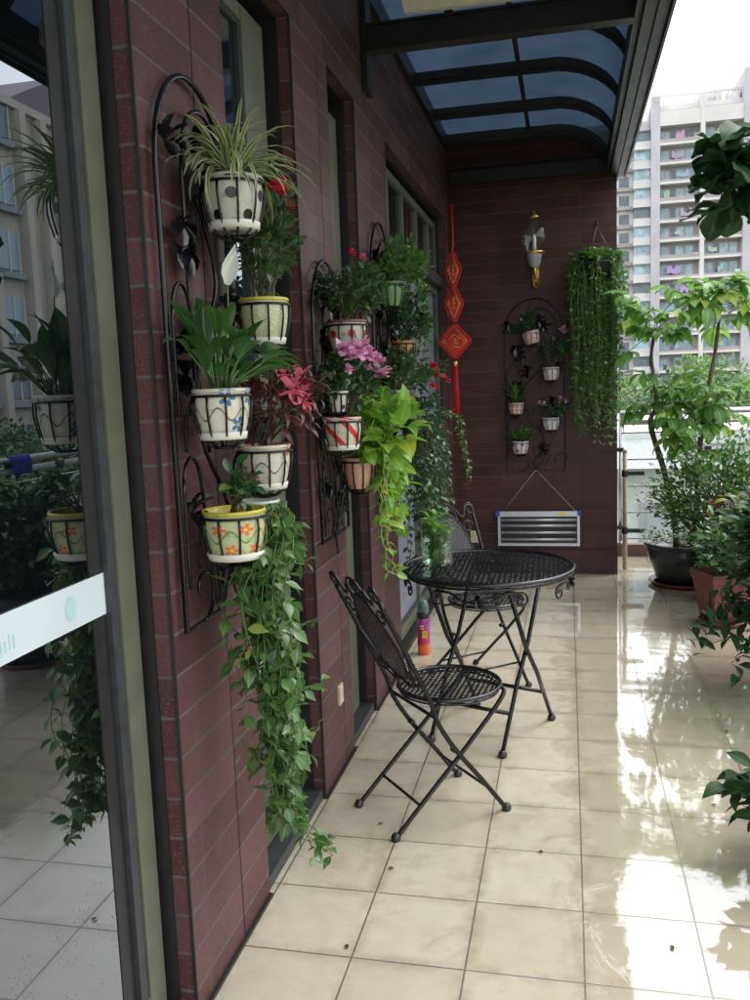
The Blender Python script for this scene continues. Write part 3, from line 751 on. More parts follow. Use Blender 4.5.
def trail(parent, starts, mat, stemmat, L, W, step, shape, name='trailing_vine', sr=.0022, droop=.5, spread=.25, hang=.9, gap=0.):
    """hanging stems; starts = list of control point lists (local)"""
    sb = MB(); lb = MB()
    for pts in starts:
        pth = smooth_path(pts, 8)
        # small wander
        w1, w2 = R.uniform(0, 6), R.uniform(0, 6)
        q = [p + Vector((.010 * sin(i * .5 + w1), .012 * sin(i * .43 + w2), 0)) for i, p in enumerate(pth)]
        sb.tube(q, [sr * (1.15 - .6 * i / (len(q) - 1)) for i in range(len(q))], 4)
        acc = 0; alt = 0
        for i in range(1, len(q)):
            seg = (q[i] - q[i - 1]); acc += seg.length
            while acc > step:
                acc -= step; alt += 1
                t = seg.normalized(); an = alt * 2.4 + R.uniform(-.5, .5)
                side = Vector((cos(an), sin(an), 0)); side = (side - t * side.dot(t)); side = side.normalized() if side.length > 1e-3 else Vector((1, 0, 0))
                if parent.get('wx') is not None and q[i].x + side.x * L < parent['wx']: side.x = abs(side.x)
                d = side * (1 - hang * .4) + Vector((0, 0, -1)) * hang * R.uniform(.2, 1.1) + Vector((0, 0, .35)) * R.random()
                s = R.uniform(.55, 1.2)
                p0 = q[i] + side * R.uniform(.0, spread * L)
                sb.tube([q[i], p0], sr * .6, 3, cap=False)
                lb.leaf(p0, d, L * s, W * s, shape, droop * R.uniform(-.3, 1.4), .28, roll=R.uniform(-.8, .8))
    sb.build('vine_stem', stemmat, parent); return lb.build(name, mat, parent)

# a: spider plant in polka-dot pot
o, p = plant('a', 'variegated spider plant in a white pot with black polka dots, top of the first rack', GP)
pot(o, p[2], p[3], pot_mat('polka_pot', (.50, .48, .40), 'dots', (.006, .006, .006), sx=5, sy=2.4))
mb = MB()
for k in range(130):
    an = R.uniform(0, 2 * pi); tl = R.uniform(.2, 1.15)
    d = Vector((cos(an) * sin(tl), sin(an) * sin(tl) * 1.1, cos(tl)))
    if d.x < -.1: d.x *= .35
    L = R.uniform(.14, .27)
    mb.leaf((.02 * cos(an), .02 * sin(an), -.005), d, L, R.uniform(.012, .017), (.7, 1, 1, .95, .85, .7, .45, .03), R.uniform(1.3, 2.9), .35, roll=R.uniform(-.3, .3))
mb.build('foliage', 'L_spider', o)
# b: rose bush
o, p = plant('b', 'small rose bush with a red bloom in a green pot with a yellow rim', GP)
ymat = simple('yellow_glaze', (.50, .42, .05), .25)
pot(o, p[2], p[3], pot_mat('green_crackle_pot', (.42, .46, .24), 'crackle', (.62, .62, .42)), ymat)
bush(o, (.02, .01, .19), (.11, .13, .13), 560, .038, .022, 'L_rose', base=(0, 0, -.01), nst=26, wall=WL)
bush(o, (.02, .0, .08), (.05, .06, .07), 70, .018, .010, 'L_mid', base=(0, 0, -.01), nst=10, name='undergrowth')
flower(o, (.08, -.055, .285), .080, 'P_red'); flower(o, (.09, .01, .255), .035, 'P_red')
# c: peace lily
o, p = plant('c', 'broad leaved peace lily in a white pot painted with blue flowers', GP)
pot(o, p[2], p[3], pot_mat('blue_flower_pot', (.62, .58, .48), 'flowers', (.03, .14, .28), (.12, .13, .05), 6, 1.8))
mb = MB(); sb = MB()
for k in range(50):
    an = R.uniform(0, 2 * pi); tl = R.uniform(.05, .95); L = R.uniform(.09, .14)
    d = Vector((cos(an) * sin(tl), sin(an) * sin(tl) * 1.25, cos(tl)))
    if d.x < -.1: d.x *= .3
    st = R.uniform(.04, .16); b0 = Vector((.02 * cos(an), .025 * sin(an), -.01)); tip = b0 + d * st
    sb.tube([b0, b0.lerp(tip, .5) + Vector((0, 0, .01)), tip], .0022, 4)
    mb.leaf(tip, d + Vector((0, 0, -.1)), L, L * R.uniform(.34, .44), (.08, .62, .95, 1, .8, .45, .02), R.uniform(.4, 1.5), .3, roll=R.uniform(-.4, .4))
mb.build('foliage', 'L_lily', o); sb.build('stem', 'greenstem', o)
mb = MB(); mb.tube(smooth_path([(.01, .01, 0), (.02, .02, .15), (.02, .035, .26)], 4), .0022, 4); mb.build('flower_stalk', 'greenstem', o)
mb = MB(); mb.leaf((.02, .035, .26), (.1, .35, .9), .11, .042, (.35, .9, 1, .75, .4, .03), -.2, .8, roll=.6); mb.leaf((.02, .035, .26), (.15, .25, .9), .09, .035, (.35, .9, 1, .75, .4, .03), .1, .6, roll=-1.2); mb.build('flower', 'P_white', o)
# d: impatiens
o, p = plant('d', 'maroon leaved plant with coral blooms in a white pot painted with pink flowers', GP)
pot(o, p[2], p[3], pot_mat('pink_flower_pot', (.58, .54, .44), 'flowers', (.50, .09, .12), (.10, .10, .09), 5, 1.7))
bush(o, (.03, .05, .12), (.12, .15, .09), 260, .075, .017, 'L_dark', base=(0, 0, -.01), nst=18, wall=WL, droop=1.1)
bush(o, (.01, .0, .05), (.06, .06, .05), 60, .03, .012, 'L_rose', base=(0, 0, -.01), nst=8, name='undergrowth')
for q, s in (((.11, -.06, .155), .085), ((.11, .045, .19), .08), ((.13, -.01, .12), .06), ((.08, -.03, .20), .045), ((.09, .07, .19), .04), ((.11, .0, .15), .05)):
    flower(o, q, s, 'P_coral', 'open', d=(.7, -.6, .3))
# e: pot with orange flowers, ivy-like small plant
o, p = plant('e', 'small broad leaved plant in a wide yellow rimmed pot painted with orange flowers', GP)
pot(o, p[2], p[3], pot_mat('orange_flower_pot', (.45, .50, .26), 'flowers', (.65, .13, .03), (.10, .22, .05), 7, 2.3), ymat, taper=.8)
bush(o, (.02, -.01, .07), (.06, .07, .07), 42, .045, .028, 'L_deep', base=(0, 0, -.01), nst=10, wall=WL)
# f: pale pot with the long trailing vine
o, p = plant('f', 'long green vine trailing almost to the floor from a small pale pot', GP)
pot(o, p[2], p[3], pot_mat('pale_green_pot', (.52, .60, .50), 'plain', (0, 0, 0)), taper=.82)
V0 = Vector((FX + PH, p[0], p[1]))
def W2L(pts): return [tuple(Vector(q) - V0) for q in pts]
st = []
for k in range(38):
    r1 = R.gauss(0, .028); r2 = R.gauss(0, .034); zend = R.choice([.95, .75, .6, .5, .38, .3]) + R.uniform(-.08, .08)
    s = (FX + PH + .05 + abs(r1) * .6, 2.20 + r2, 1.345)
    pts = [s, (s[0] + .025, 2.19 + r2 * 1.4, 1.30), (-.80 + r1, 2.15 + r2 * 1.5, 1.15), (-.79 + r1, 2.15 + r2 * 1.4, .95)]
    z = .8
    while z > zend:
        pts.append((-.78 + r1 + .015 * (.8 - z), 2.15 + r2 * (1.2 - (.8 - z)) + .02 * sin(z * 9 + k), z)); z -= .17
    st.append(W2L(pts))
# lowest runners swinging out above the floor
for k in range(4):
    st.append(W2L([(-.79, 2.16, 1.3), (-.79, 2.17, 1.0), (-.78, 2.14, .75), (-.76, 2.12, .60), (-.735, 2.13 + .01 * k, .48), (-.70, 2.15 + .02 * k, .38), (-.665, 2.17 + .02 * k, .335 + .015 * k)]))
for (dy, z) in ((.16, 1.16), (.17, .98), (.20, .78), (.15, .66), (.13, 1.22)):
    st.append(W2L([(-.79, 2.16, z + .12), (-.77, 2.16 + dy * .5, z + .03), (-.74, 2.16 + dy, z), (-.73, 2.16 + dy * 1.25, z + .01)]))
trail(o, st, 'L_hoya', 'greenstem', .050, .031, .027, (.12, .75, 1, .8, .35, .03), sr=.002)

GP2 = 'small potted plants in the rack on the second pillar'
o, p = plant('g', 'bushy rose with two small red buds in a white pot with red dots', GP2)
pot(o, p[2], p[3], pot_mat('red_dot_pot', (.50, .46, .36), 'dots', (.42, .02, .02), sx=6, sy=2.4), pot_mat('rim_brown', (.16, .06, .04), 'plain', (0, 0, 0)))
bush(o, (.02, .03, .13), (.12, .16, .12), 520, .038, .022, 'L_rose', base=(0, 0, -.01), nst=24, wall=WL)
bush(o, (.05, .05, .12), (.08, .10, .06), 90, .035, .02, 'L_mid', base=(0, 0, -.01), nst=10, wall=WL, name='young_leaves')
flower(o, (.05, -.06, .25), .038, 'P_red'); flower(o, (.06, .08, .25), .042, 'P_coral')
o, p = plant('h', 'small white spotted cup pot half hidden behind the pink azalea', GP2, name='potted_plant')
pot(o, p[2], p[3], pot_mat('cup_pot', (.5, .47, .4), 'dots', (.02, .02, .02), sx=4, sy=2.), saucer=False)
bush(o, (.03, .0, .09), (.08, .08, .07), 150, .032, .02, 'L_deep', base=(0, 0, -.01), nst=14, wall=WL)
o, p = plant('i', 'pink azalea with ruffled blooms in a white pot with diagonal red stripes', GP2)
pot(o, p[2], p[3], pot_mat('striped_pot', (.58, .54, .42), 'stripes', (.55, .02, .02), sx=5))
bush(o, (.03, .03, .13), (.13, .18, .13), 620, .034, .018, 'L_deep', base=(0, 0, -.01), nst=28, wall=WL)
for q, s in (((.06, -.21, .25), .09), ((.09, -.17, .22), .085), ((.09, -.11, .245), .10), ((.10, -.05, .265), .095), ((.11, -.01, .235), .075), ((.14, .07, .16), .10), ((.12, .16, .20), .09), ((.13, .02, .22), .07), ((.12, .13, .17), .055), ((.07, -.15, .18), .045), ((.06, .22, .25), .05), ((.11, .0, .19), .04)):
    flower(o, q, s, 'P_pink', 'ruffled')
o, p = plant('j', 'lime green pothos spilling from a peach coloured pot', GP2)
pot(o, p[2], p[3], pot_mat('peach_pot', (.52, .26, .17), 'crackle', (.60, .36, .25)), saucer=False)
V0 = Vector((FX + PH, p[0], p[1]))
heart = (.55, 1., .98, .8, .5, .03)
bush(o, (.09, .15, .09), (.14, .26, .17), 150, .105, .074, 'L_pothos', 'limestem', base=(.02, .02, -.01), nst=22, shape=heart, droop=1.0, wall=WL, srad=.003)
st = []
for k in range(20):
    dy = R.uniform(-.04, .36); zl = R.uniform(-.12, -.34)
    st.append([(.03, .02, 0), (.09, dy * .6, .04), (.12, dy, -.04), (.11, dy + .01, zl * .6), (.10, dy + R.uniform(-.03, .05), zl)])
trail(o, st, 'L_pothos', 'limestem', .075, .052, .055, heart, sr=.0028)
st = [[(.07, .06, -.1), (.09, .05, -.25), (.09, .02 + dy, -.38), (.10, .06 + dy, -.47), (.11, .12 + dy * 1.5, -.52)] for dy in (-.02, .05, .10)]
trail(o, st, 'L_pothos', 'limestem', .05, .03, .06, heart, name='vine_tip', sr=.0025)

GP3 = 'small potted plants in the rack on the third pillar'
o, p = plant('k', 'fine leaved plant overflowing a plain green pot, top of the third rack', GP3)
pot(o, p[2], p[3], pot_mat('plain_green_pot', (.13, .26, .09), 'plain', (0, 0, 0)), saucer=False)
bush(o, (.03, .08, .08), (.15, .30, .15), 1000, .032, .02, 'L_mid', base=(0, 0, -.01), nst=34, wall=WL)
st = [[(.04, .1, .08), (.1, .2 + .04 * k, .02), (.11, .24 + .04 * k, -.10), (.10, .25 + .04 * k, -.22 - .05 * k)] for k in range(5)]
trail(o, st, 'L_mid', 'greenstem', .035, .022, .02, (.12, .75, 1, .8, .35, .03))
o, p = plant('l', 'dark leafy plant with thin arching leaves in an orange pot', GP3)
pot(o, p[2], p[3], pot_mat('orange_pot', (.55, .26, .09), 'plain', (0, 0, 0)), saucer=False)
bush(o, (.03, .06, .12), (.13, .26, .16), 620, .040, .026, 'L_deep', base=(0, 0, -.01), nst=22, wall=WL)
mb = MB()
for k in range(16):
    an = R.uniform(-1.8, 1.8); d = Vector((cos(an) * .8, sin(an), R.uniform(.3, 1)))
    mb.leaf((0, 0, .0), d, R.uniform(.18, .30), .010, (.7, 1, 1, .9, .7, .4, .03), R.uniform(1, 2), .3)
mb.build('arching_leaf', 'L_mid', o)
o, p = plant('m', 'plant with small red blooms in a small white pot on the third rack', GP3)
pot(o, p[2], p[3], pot_mat('small_white_pot', (.6, .57, .48), 'plain', (0, 0, 0)), saucer=False)
bush(o, (.05, .08, .07), (.15, .32, .15), 900, .036, .022, 'L_rose', base=(0, 0, -.01), nst=32, wall=WL)
for q, s in (((.16, .17, .12), .07), ((.17, .22, .07), .06), ((.19, .33, .05), .075), ((.16, .26, .0), .05), ((.17, .05, .02), .05)):
    flower(o, q, s, 'P_red', 'ruffled')
o, p = plant('n', 'dark trailing creeper hanging from a pinkish pot, lowest on the third rack', GP3)
pot(o, p[2], p[3], pot_mat('pinkish_pot', (.50, .36, .33), 'flowers', (.5, .05, .12), (.3, .2, .2), 6, 2.), saucer=False)
bush(o, (.05, .0, .04), (.14, .28, .12), 420, .034, .022, 'L_deep', base=(0, 0, -.01), nst=16, wall=WL)
st = []
for k in range(60):
    dy = R.uniform(-.42, .34); dx = R.uniform(-.02, .14); zl = R.uniform(-.35, -.85)
    if dy > .1: zl *= .75
    st.append([(.02, dy * .3, .0), (.06 + dx * .5, dy * .8, .02), (.04 + dx, dy, -.15), (.04 + dx, dy, zl * .6), (.04 + dx + R.uniform(-.02, .02), dy + R.uniform(-.03, .03), zl)])
trail(o, st, 'L_deep', 'twig', .042, .027, .026, (.12, .75, 1, .8, .35, .03))
st = [[(.12, .25, .05), (.20, .38, .02), (.22, .45 + .05 * k, -.06 * k), (.23, .5 + .05 * k, -.2 - .05 * k)] for k in range(6)]
trail(o, st, 'L_mid', 'twig', .03, .018, .03, (.12, .75, 1, .8, .35, .03), name='thin_runner')

# far rack pots
GF = 'small potted plants in the rack on the end wall'
FYP = 7.479 - .11
def fplant(k, label, pm):
    p = FP[k]; o = empty('potted_plant', label, 'potted plant', (p[0], FYP, p[1]), 0, GF)
    pot(o, p[2], p[3], pm, saucer=False); return o
o = fplant('A', 'dark leafy plant in a tilted pinkish pot, topmost on the end wall', pot_mat('far_pot_a', (.50, .40, .36), 'bands', (.5, .2, .2)))
o.rotation_euler = (0, -.22, 0)
bush(o, (0, -.02, .07), (.14, .08, .10), 150, .045, .03, 'L_deep', nst=14)
o = fplant('B', 'dark shrub with one pink bloom in a white pot on the end wall', pot_mat('far_pot_b', (.56, .52, .45), 'flowers', (.4, .25, .25), None, 5, 2))
bush(o, (.02, -.02, .12), (.15, .08, .14), 200, .045, .028, 'L_deep', nst=16)
flower(o, (.10, -.07, .30), .09, 'P_pink', 'ruffled', d=(0, -1, .3))
o = fplant('C', 'grassy spiky plant in a red and white banded pot on the end wall', pot_mat('far_pot_c', (.55, .50, .42), 'bands', (.50, .06, .05)))
mb = MB()
for k in range(60):
    an = R.uniform(0, 6.28); tl = R.uniform(.1, 1.0); d = Vector((cos(an) * sin(tl), sin(an) * sin(tl) * .5 - .1, cos(tl)))
    mb.leaf((0, 0, 0), d, R.uniform(.15, .28), .013, (.7, 1, 1, .9, .7, .4, .03), R.uniform(.6, 1.7), .3)
mb.build('foliage', 'L_mid', o)
o = fplant('D', 'plant with several pink blooms in a white and blue pot on the end wall', pot_mat('far_pot_d', (.56, .56, .50), 'flowers', (.20, .25, .5), None, 6, 2))
bush(o, (0, -.02, .09), (.13, .07, .09), 150, .045, .03, 'L_rose', nst=14)
for q in ((-.09, -.07, .13), (-.05, -.08, .12), (.08, -.07, .16), (.12, -.06, .14)): flower(o, q, .05, 'P_pink', 'ruffled', d=(0, -1, .4))
o = fplant('E', 'low mossy plant in a white pot with purple marks, lowest on the end wall', pot_mat('far_pot_e', (.56, .52, .50), 'dots', (.22, .05, .20), None, 5, 2))
bush(o, (.02, -.02, .05), (.15, .08, .07), 320, .030, .018, 'L_mid', nst=20)

# ------------------------------------------------------------------ hanging basket vine at the end wall
hb = empty('hanging_basket', 'dense green vine spilling from a basket hung beside the open corner of the end wall', 'hanging plant', (.235, 7.27, 2.56))
mb = MB(); mb.lathe([(.02, -.14), (.11, -.13), (.15, 0), (.16, .01), (.14, .01), (.13, -.02)], seg=20); mb.build('basket', 'darkpot', hb)
mb = MB()
for a in (0, 2.1, 4.2): mb.tube([(.14 * cos(a), .14 * sin(a), 0), (0, .02, .30)], .003, 4)
mb.tube([(0, .02, .30), (0, .04, .33), (0, .17, .36), (0, .19, .30)], .005, 5); mb.build('hanger', 'black', hb)
bush(hb, (0, -.02, .03), (.19, .14, .10), 620, .045, .028, 'L_mid', nst=30, droop=1.0)
st = []
for k in range(125):
    a = R.uniform(0, 2 * pi); rr = .10 + .10 * R.random(); zl = -R.choice([.5, .7, .9, 1.05, 1.2, 1.4]) * R.uniform(.85, 1.05)
    ca, sa = cos(a) * rr, sin(a) * rr * .7
    if sa > .13: sa = .13
    st.append([(ca * .5, sa * .5, .02), (ca, sa, .02), (ca * 1.15, sa * 1.1, -.15), (ca * 1.05, sa, zl * .5), (ca * .8 + R.uniform(-.04, .04), sa * .8, zl)])
trail(hb, st, 'L_mid', 'greenstem', .040, .024, .030, (.12, .75, 1, .8, .35, .03))
for x, z0, z1 in ((-.185, -.1, -1.2), (.12, -.2, -1.25), (.0, -.3, -1.5), (-.15, -.3, -1.35)):
    st = [[(x * .6, -.10, .0), (x, -.14, z0), (x * 1.02, -.13, (z0 + z1) / 2), (x * .9, -.12, z1)]]
    trail(hb, st, 'L_hoya', 'greenstem', .05, .03, .045, (.12, .75, 1, .8, .35, .03), name='pale_runner')

# ------------------------------------------------------------------ wall lantern
lt = empty('wall_lantern', 'brass wall lantern with clear glass globe on the end wall', 'wall lamp', (-.255, 7.479, 2.44))
mb = MB()
mb.lathe([(.001, .0), (.03, .0), (.035, .10), (.03, .20), (.001, .20)], (0, -.006, -.02), seg=10); 
mb.build('back_plate', 'gold', lt)
mb = MB()
mb.tube(smooth_path([(0, -.01, .06), (.01, -.06, .0), (.02, -.12, .03), (.005, -.15, .10), (0, -.15, .15)], 6), .010, 8)
mb.tube([(0, -.04 + .03 * cos(a), .08 + .03 * sin(a)) for a in [.5 * i for i in range(12)]], .006, 6)
mb.tube([(.02, -.10 + .025 * cos(a), .10 + .025 * sin(a)) for a in [.5 * i for i in range(12)]], .006, 6)
mb.build('bracket', 'gold', lt)
mb = MB(); mb.lathe([(.025, .13), (.045, .15), (.062, .235), (.064, .24)], (0, -.15, 0), seg=8); mb.build('lower_glass', simple('frosted_glass', (.30, .31, .30), .3), lt)
mb = MB(); mb.lathe([(.062, .238), (.082, .243), (.084, .258), (.066, .262)], (0, -.15, 0), seg=8); mb.lathe([(.04, .525), (.046, .53), (.02, .55), (.004, .585)], (0, -.15, 0), seg=8)
mb.build('trim', 'gold', lt)
mb = MB(); mb.lathe([(.074, .258), (.105, .35), (.100, .43), (.070, .50), (.040, .528)], (0, -.15, 0), seg=8); mb.build('glass_globe', 'clearglass', lt)
mb = MB(); mb.lathe([(.001, .26), (.016, .262), (.016, .36), (.010, .385), (.001, .40)], (0, -.15, 0), seg=10); mb.build('candle_bulb', 'white', lt)

# ------------------------------------------------------------------ red knot
kn = empty('chinese_knot', 'red knotted good luck hanging of three diamonds with a gold character', 'wall hanging', (-.893, 7.10, 1.40))
mb = MB(); mb.tube([(0, 0, 1.68), (.004, 0, 1.4), (-.006, 0, 1.27)], .009, 6); mb.tube([(-.012, 0, 1.66), (.012, 0, 1.35)], .006, 6); mb.build('cord', 'red', kn)
def diamond(cx, cz, w, h, name='knot_diamond'):
    mb = MB(); 
    # lobed border of cord loops
    n = 9
    cor = [(0, h), (w, 0), (0, -h), (-w, 0)]
    for q in range(4):
        x0, z0 = cor[q]; x1, z1 = cor[(q + 1) % 4]
        for k in range(6):
            t = (k + .5) / 6; px, pz = x0 + (x1 - x0) * t, z0 + (z1 - z0) * t
            mb.tube([(cx + px + .016 * cos(a), -.004, cz + pz + .016 * sin(a)) for a in [2 * pi * i / 8 for i in range(8)]], .0055, 5, closed=True)
    mb.add([(cx + x, -.014, cz + z) for x, z in cor] + [(cx + x, .010, cz + z) for x, z in cor], [(0, 3, 2, 1), (4, 5, 6, 7), (0, 1, 5, 4), (1, 2, 6, 5), (2, 3, 7, 6), (3, 0, 4, 7)], smooth=False)
    d = mb.build(name, 'red', kn)
    mb = MB()
    for s in (.80, .62):
        mb.tube([(cx + x * s, -.018, cz + z * s) for x, z in cor], .0045, 5, closed=True)
    if w > .09:
        S = [((0, .055), (-.045, .015)), ((0, .055), (.045, .015)), ((-.022, .012), (.022, .012)), ((-.032, -.012), (.032, -.012)), ((0, .03), (0, -.045)),
             ((-.024, -.022), (-.014, -.036)), ((.024, -.022), (.014, -.036)), ((-.042, -.047), (.042, -.047))]
        for (a, c) in S: mb.tube([(cx + a[0], -.018, cz + a[1]), (cx + c[0], -.018, cz + c[1])], .0042, 5)
        for s in (-1, 1): mb.tube([(cx + s * .075, -.018, cz + .015), (cx + s * .095, -.018, cz), (cx + s * .075, -.018, cz - .015)], .0035, 5)
    else:
        for k in (-1, 0, 1): mb.tube([(cx - w * .25, -.018, cz + k * h * .25), (cx + w * .25, -.018, cz + k * h * .25)], .0035, 5)
        mb.tube([(cx, -.018, cz + h * .4), (cx, -.018, cz - h * .4)], .0035, 5)
    mb.build('gold_thread', 'goldcord', d)
diamond(0, 1.165, .055, .135); diamond(.0, .90, .065, .14); diamond(0, .60, .125, .135)
mb = MB(); mb.lathe([(.012, .40), (.020, .405), (.020, .44), (.012, .445)], seg=12); mb.build('bead', 'gold', kn)
mb = MB()
for k in range(34):
    a = R.uniform(0, 6.28); r1 = .016 * sqrt(R.random()); mb.tube([(r1 * cos(a), r1 * sin(a), .40), (r1 * 1.5 * cos(a), r1 * 1.5 * sin(a), .2), (r1 * 1.9 * cos(a), r1 * 1.9 * sin(a), R.uniform(-.0, .02))], .0028, 4)
mb.build('tassel', 'red', kn)

# ------------------------------------------------------------------ slatted aluminium rack under the end wall plant rack
sr_ = empty('slatted_wall_rack', 'silver slatted metal rack with blue corners hung by a string on the end wall', 'slatted rack', (-.255, 7.455, .25))
mb = MB()
mb.box(-.345, .345, -.03, -.012, .255, .30); mb.box(-.345, .345, -.03, -.012, .0, .022)
mb.box(-.345, -.325, -.034, -.010, .022, .255); mb.box(.325, .345, -.034, -.010, .022, .255); mb.box(-.33, .33, -.009, -.005, .01, .29)
mb.build('frame', 'alu', sr_)
mb = MB(); mb.box(-.323, .323, -.010, -.0092, .024, .253); mb.build('dark_backing', 'liner', sr_)
for z in (.055, .115, .175, .225):
    mb = MB(); mb.tube([(-.324, -.022, z), (.324, -.022, z)], .0125, 8, flat=.7); mb.build('slat', 'alu', sr_)
for x in (-.345, .345):
    mb = MB(); mb.box(x - .018, x + .018, -.04, -.006, .262, .308); mb.build('corner_cap', 'blueplastic', sr_)
mb = MB(); mb.box(.175, .235, -.0315, -.0302, .262, .282); mb.build('sticker', 'yellow', sr_)
mb = MB(); mb.tube([(-.30, -.02, .30), (-.015, -.005, .655)], .0022, 4); mb.tube([(.31, -.02, .30), (-.015, -.005, .655)], .0022, 4); mb.build('string', 'string', sr_)
mb = MB(); mb.box(-.845, -.765, 7.466, 7.479, .27, .375); mb.box(-.825, -.785, 7.464, 7.4659, .30, .345)
tag(mb.build('wall_socket', 'beige'), 'beige wall socket low on the end wall behind the far chair', 'wall socket')

# ------------------------------------------------------------------ bistro chairs and table
def lattice_disc(mb, r, z, pitch, w, th=.002, rot=pi / 4):
    for s in (0, 1):
        a = rot + s * pi / 2; n = int(r / pitch)
        for k in range(-n, n + 1):
            d = k * pitch; h2 = r * r - d * d
            if h2 <= 0: continue
            h = sqrt(h2); zz = z + s * (th + .0004)
            c, sn = cos(a), sin(a)
            P4 = [(-h, d - w / 2), (h, d - w / 2), (h, d + w / 2), (-h, d + w / 2)]
            vs = [(x * c - y * sn, x * sn + y * c, zz + q) for q in (0, th) for x, y in P4]
            mb.add(vs, [(0, 3, 2, 1), (4, 5, 6, 7), (0, 1, 5, 4), (2, 3, 7, 6)], smooth=False)
def make_chair(label, loc, rz):
    o = empty('bistro_chair', label, 'chair', loc, rz, 'black metal bistro chairs at the round table')
    zs = .49; sc = .10; t = .0095
    mb = MB(); lattice_disc(mb, .195, zs, .0195, .0075, th=.0012); mb.build('seat', 'iron2', o).location = (sc, 0, 0)
    mb = MB(); mb.tube([(sc + .2 * cos(a), .2 * sin(a), zs) for a in [2 * pi * i / 40 for i in range(40)]], .009, 7, closed=True)
    mb.tube([(sc + .195 * cos(a), .195 * sin(a), zs - .018) for a in [2 * pi * i / 40 for i in range(40)]], .004, 5, closed=True)
    mb.build('seat_rim', 'iron2', o)
    w = .175
    def bp(s, tt):   # backrest plane: s across, tt up from seat
        z = zs - .01 + tt * 1.06; x = -.075 - .235 * (tt / .45)
        return (x, s * (1 + .10 * tt / .4), z)
    for sg in (-1, 1):
        mb = MB()
        mb.tube(smooth_path([(.235, sg * w, .012), (.13, sg * w, .15), (.02, sg * w, .29), (-.055, sg * w, .41), bp(sg * .172, .03), bp(sg * .17, .2), bp(sg * .165, .40)], 6), t, 8)
        lg = mb.build('back_leg', 'black', o)
        mb = MB(); mb.lathe([(.001, 0), (.017, 0), (.019, .012), (.012, .026), (.001, .028)], (.240, sg * w, 0), seg=12); mb.build('foot_cap', 'darkpot', lg)
        mb = MB(); mb.tube(smooth_path([(-.235, sg * (w - .022), .012), (-.08, sg * (w - .022), .15), (.09, sg * (w - .022), .30), (.255, sg * (w - .03), .455), (.255, sg * .10, .478)], 5), t * .95, 8)
        lg = mb.build('front_leg', 'black', o)
        mb = MB(); mb.lathe([(.001, 0), (.017, 0), (.019, .012), (.012, .026), (.001, .028)], (-.240, sg * (w - .022), 0), seg=12); mb.build('foot_cap', 'darkpot', lg)
    mb = MB()
    for pa, pb, rr_ in (((-.13, -w + .02, .105), (-.13, w - .02, .105), .006), ((.155, -w, .115), (.155, w, .115), .006), ((-.07, -w, .44), (-.07, w, .44), .007)):
        mb = MB(); mb.tube([pa, pb], rr_, 6); mb.build('stretcher', 'black', o)
    for sg in (-1, 1):
        mb = MB(); mb.tube([(.015, sg * w, .295), (.015, sg * (w - .024), .295)], .012, 6); mb.build('pivot', 'black', o)
    # woven back panel, vase shaped
    def half(tt):   # half width of the panel at height
        u = (tt - .07) / .33
        return .025 + .085 * sin(pi * min(1, max(0, u)) ** .8) ** .7 if 0 < u < 1 else .0
    mb = MB(); pitch = .0165; wd = .0052
    def strip(a, c):
        pa, pc = Vector(bp(*a)), Vector(bp(*c)); d = (pc - pa)
        if d.length < .01: return
        d.normalize(); nn = Vector((.92, 0, .39)); sd = d.cross(nn).normalized() * wd / 2; th = nn * .001
        vs = [pa - sd - th, pc - sd - th, pc + sd - th, pa + sd - th, pa - sd + th, pc - sd + th, pc + sd + th, pa + sd + th]
        mb.add([tuple(q) for q in vs], [(0, 3, 2, 1), (4, 5, 6, 7), (0, 1, 5, 4), (2, 3, 7, 6)], smooth=False)
    for sg in (1, -1):
        for k in range(-34, 35):
            c0 = k * pitch; run = None; last = None
            tt = .072
            while tt < .40:
                s = c0 + sg * (tt - .235) ; ok = abs(s) < half(tt)
                if ok:
                    if run is None: run = (s, tt)
                    last = (s, tt)
                elif run is not None: strip(run, last); run = None
                tt += .004
            if run is not None: strip(run, last)
    mb.build('back_panel', 'iron2', o)
    mb = MB(); L_ = [(half(.071 + .329 * i / 24), .071 + .329 * i / 24) for i in range(25)]
    outl = [bp(s, q) for s, q in L_] + [bp(-s, q) for s, q in reversed(L_)]
    mb.tube(outl, .006, 6, closed=True)
    # crown: arch over the panel and scrolls to both posts
    top = [bp(-.06, .36), bp(-.05, .425), bp(-.02, .455), bp(.02, .455), bp(.05, .425), bp(.06, .36)]
    mb.tube(smooth_path(top, 5), .006, 6)
    for sg in (-1, 1):
        sp = spiral(.150, .415, .032, .010, pi if sg > 0 else pi, -1.15)
        mb.tube([bp(sg * s, q) for s, q in sp], .006, 6)
        mb.tube(smooth_path([bp(sg * .165, .40), bp(sg * .172, .43), bp(sg * .150, .452), bp(sg * .122, .435), bp(sg * .105, .39), bp(sg * .085, .39), bp(sg * .062, .425)], 5), .0065, 6)
        sp = spiral(.115, .33, .036, .010, 0, 1.2); mb.tube([bp(sg * s, q) for s, q in sp], .005, 5)
        sp = spiral(.118, .10, .038, .010, 0, -1.2); mb.tube([bp(sg * s, q) for s, q in sp], .005, 5)
        mb.tube(smooth_path([bp(sg * .168, .22), bp(sg * .14, .16), bp(sg * .10, .075), bp(sg * .05, .05), bp(0, .07)], 5), .006, 6)
        sp = spiral(.0, .425, .022 * 1, .006, pi / 2, sg * 1.1); mb.tube([bp(s, q) for s, q in sp], .0045, 5)
    mb.build('back_scrollwork', 'black', o)
    return o
ang = math.atan2(.64, .77)
ch1 = make_chair('black metal bistro chair standing in front of the table, nearest the viewer', (-.543, 3.184, 0), ang)
ch2 = copy_tree(ch1)
ch2.location = (-.51, 4.68, 0); ch2.rotation_euler.z = radians(-50)
ch2['label'] = 'black metal bistro chair behind the round table, facing the viewer'

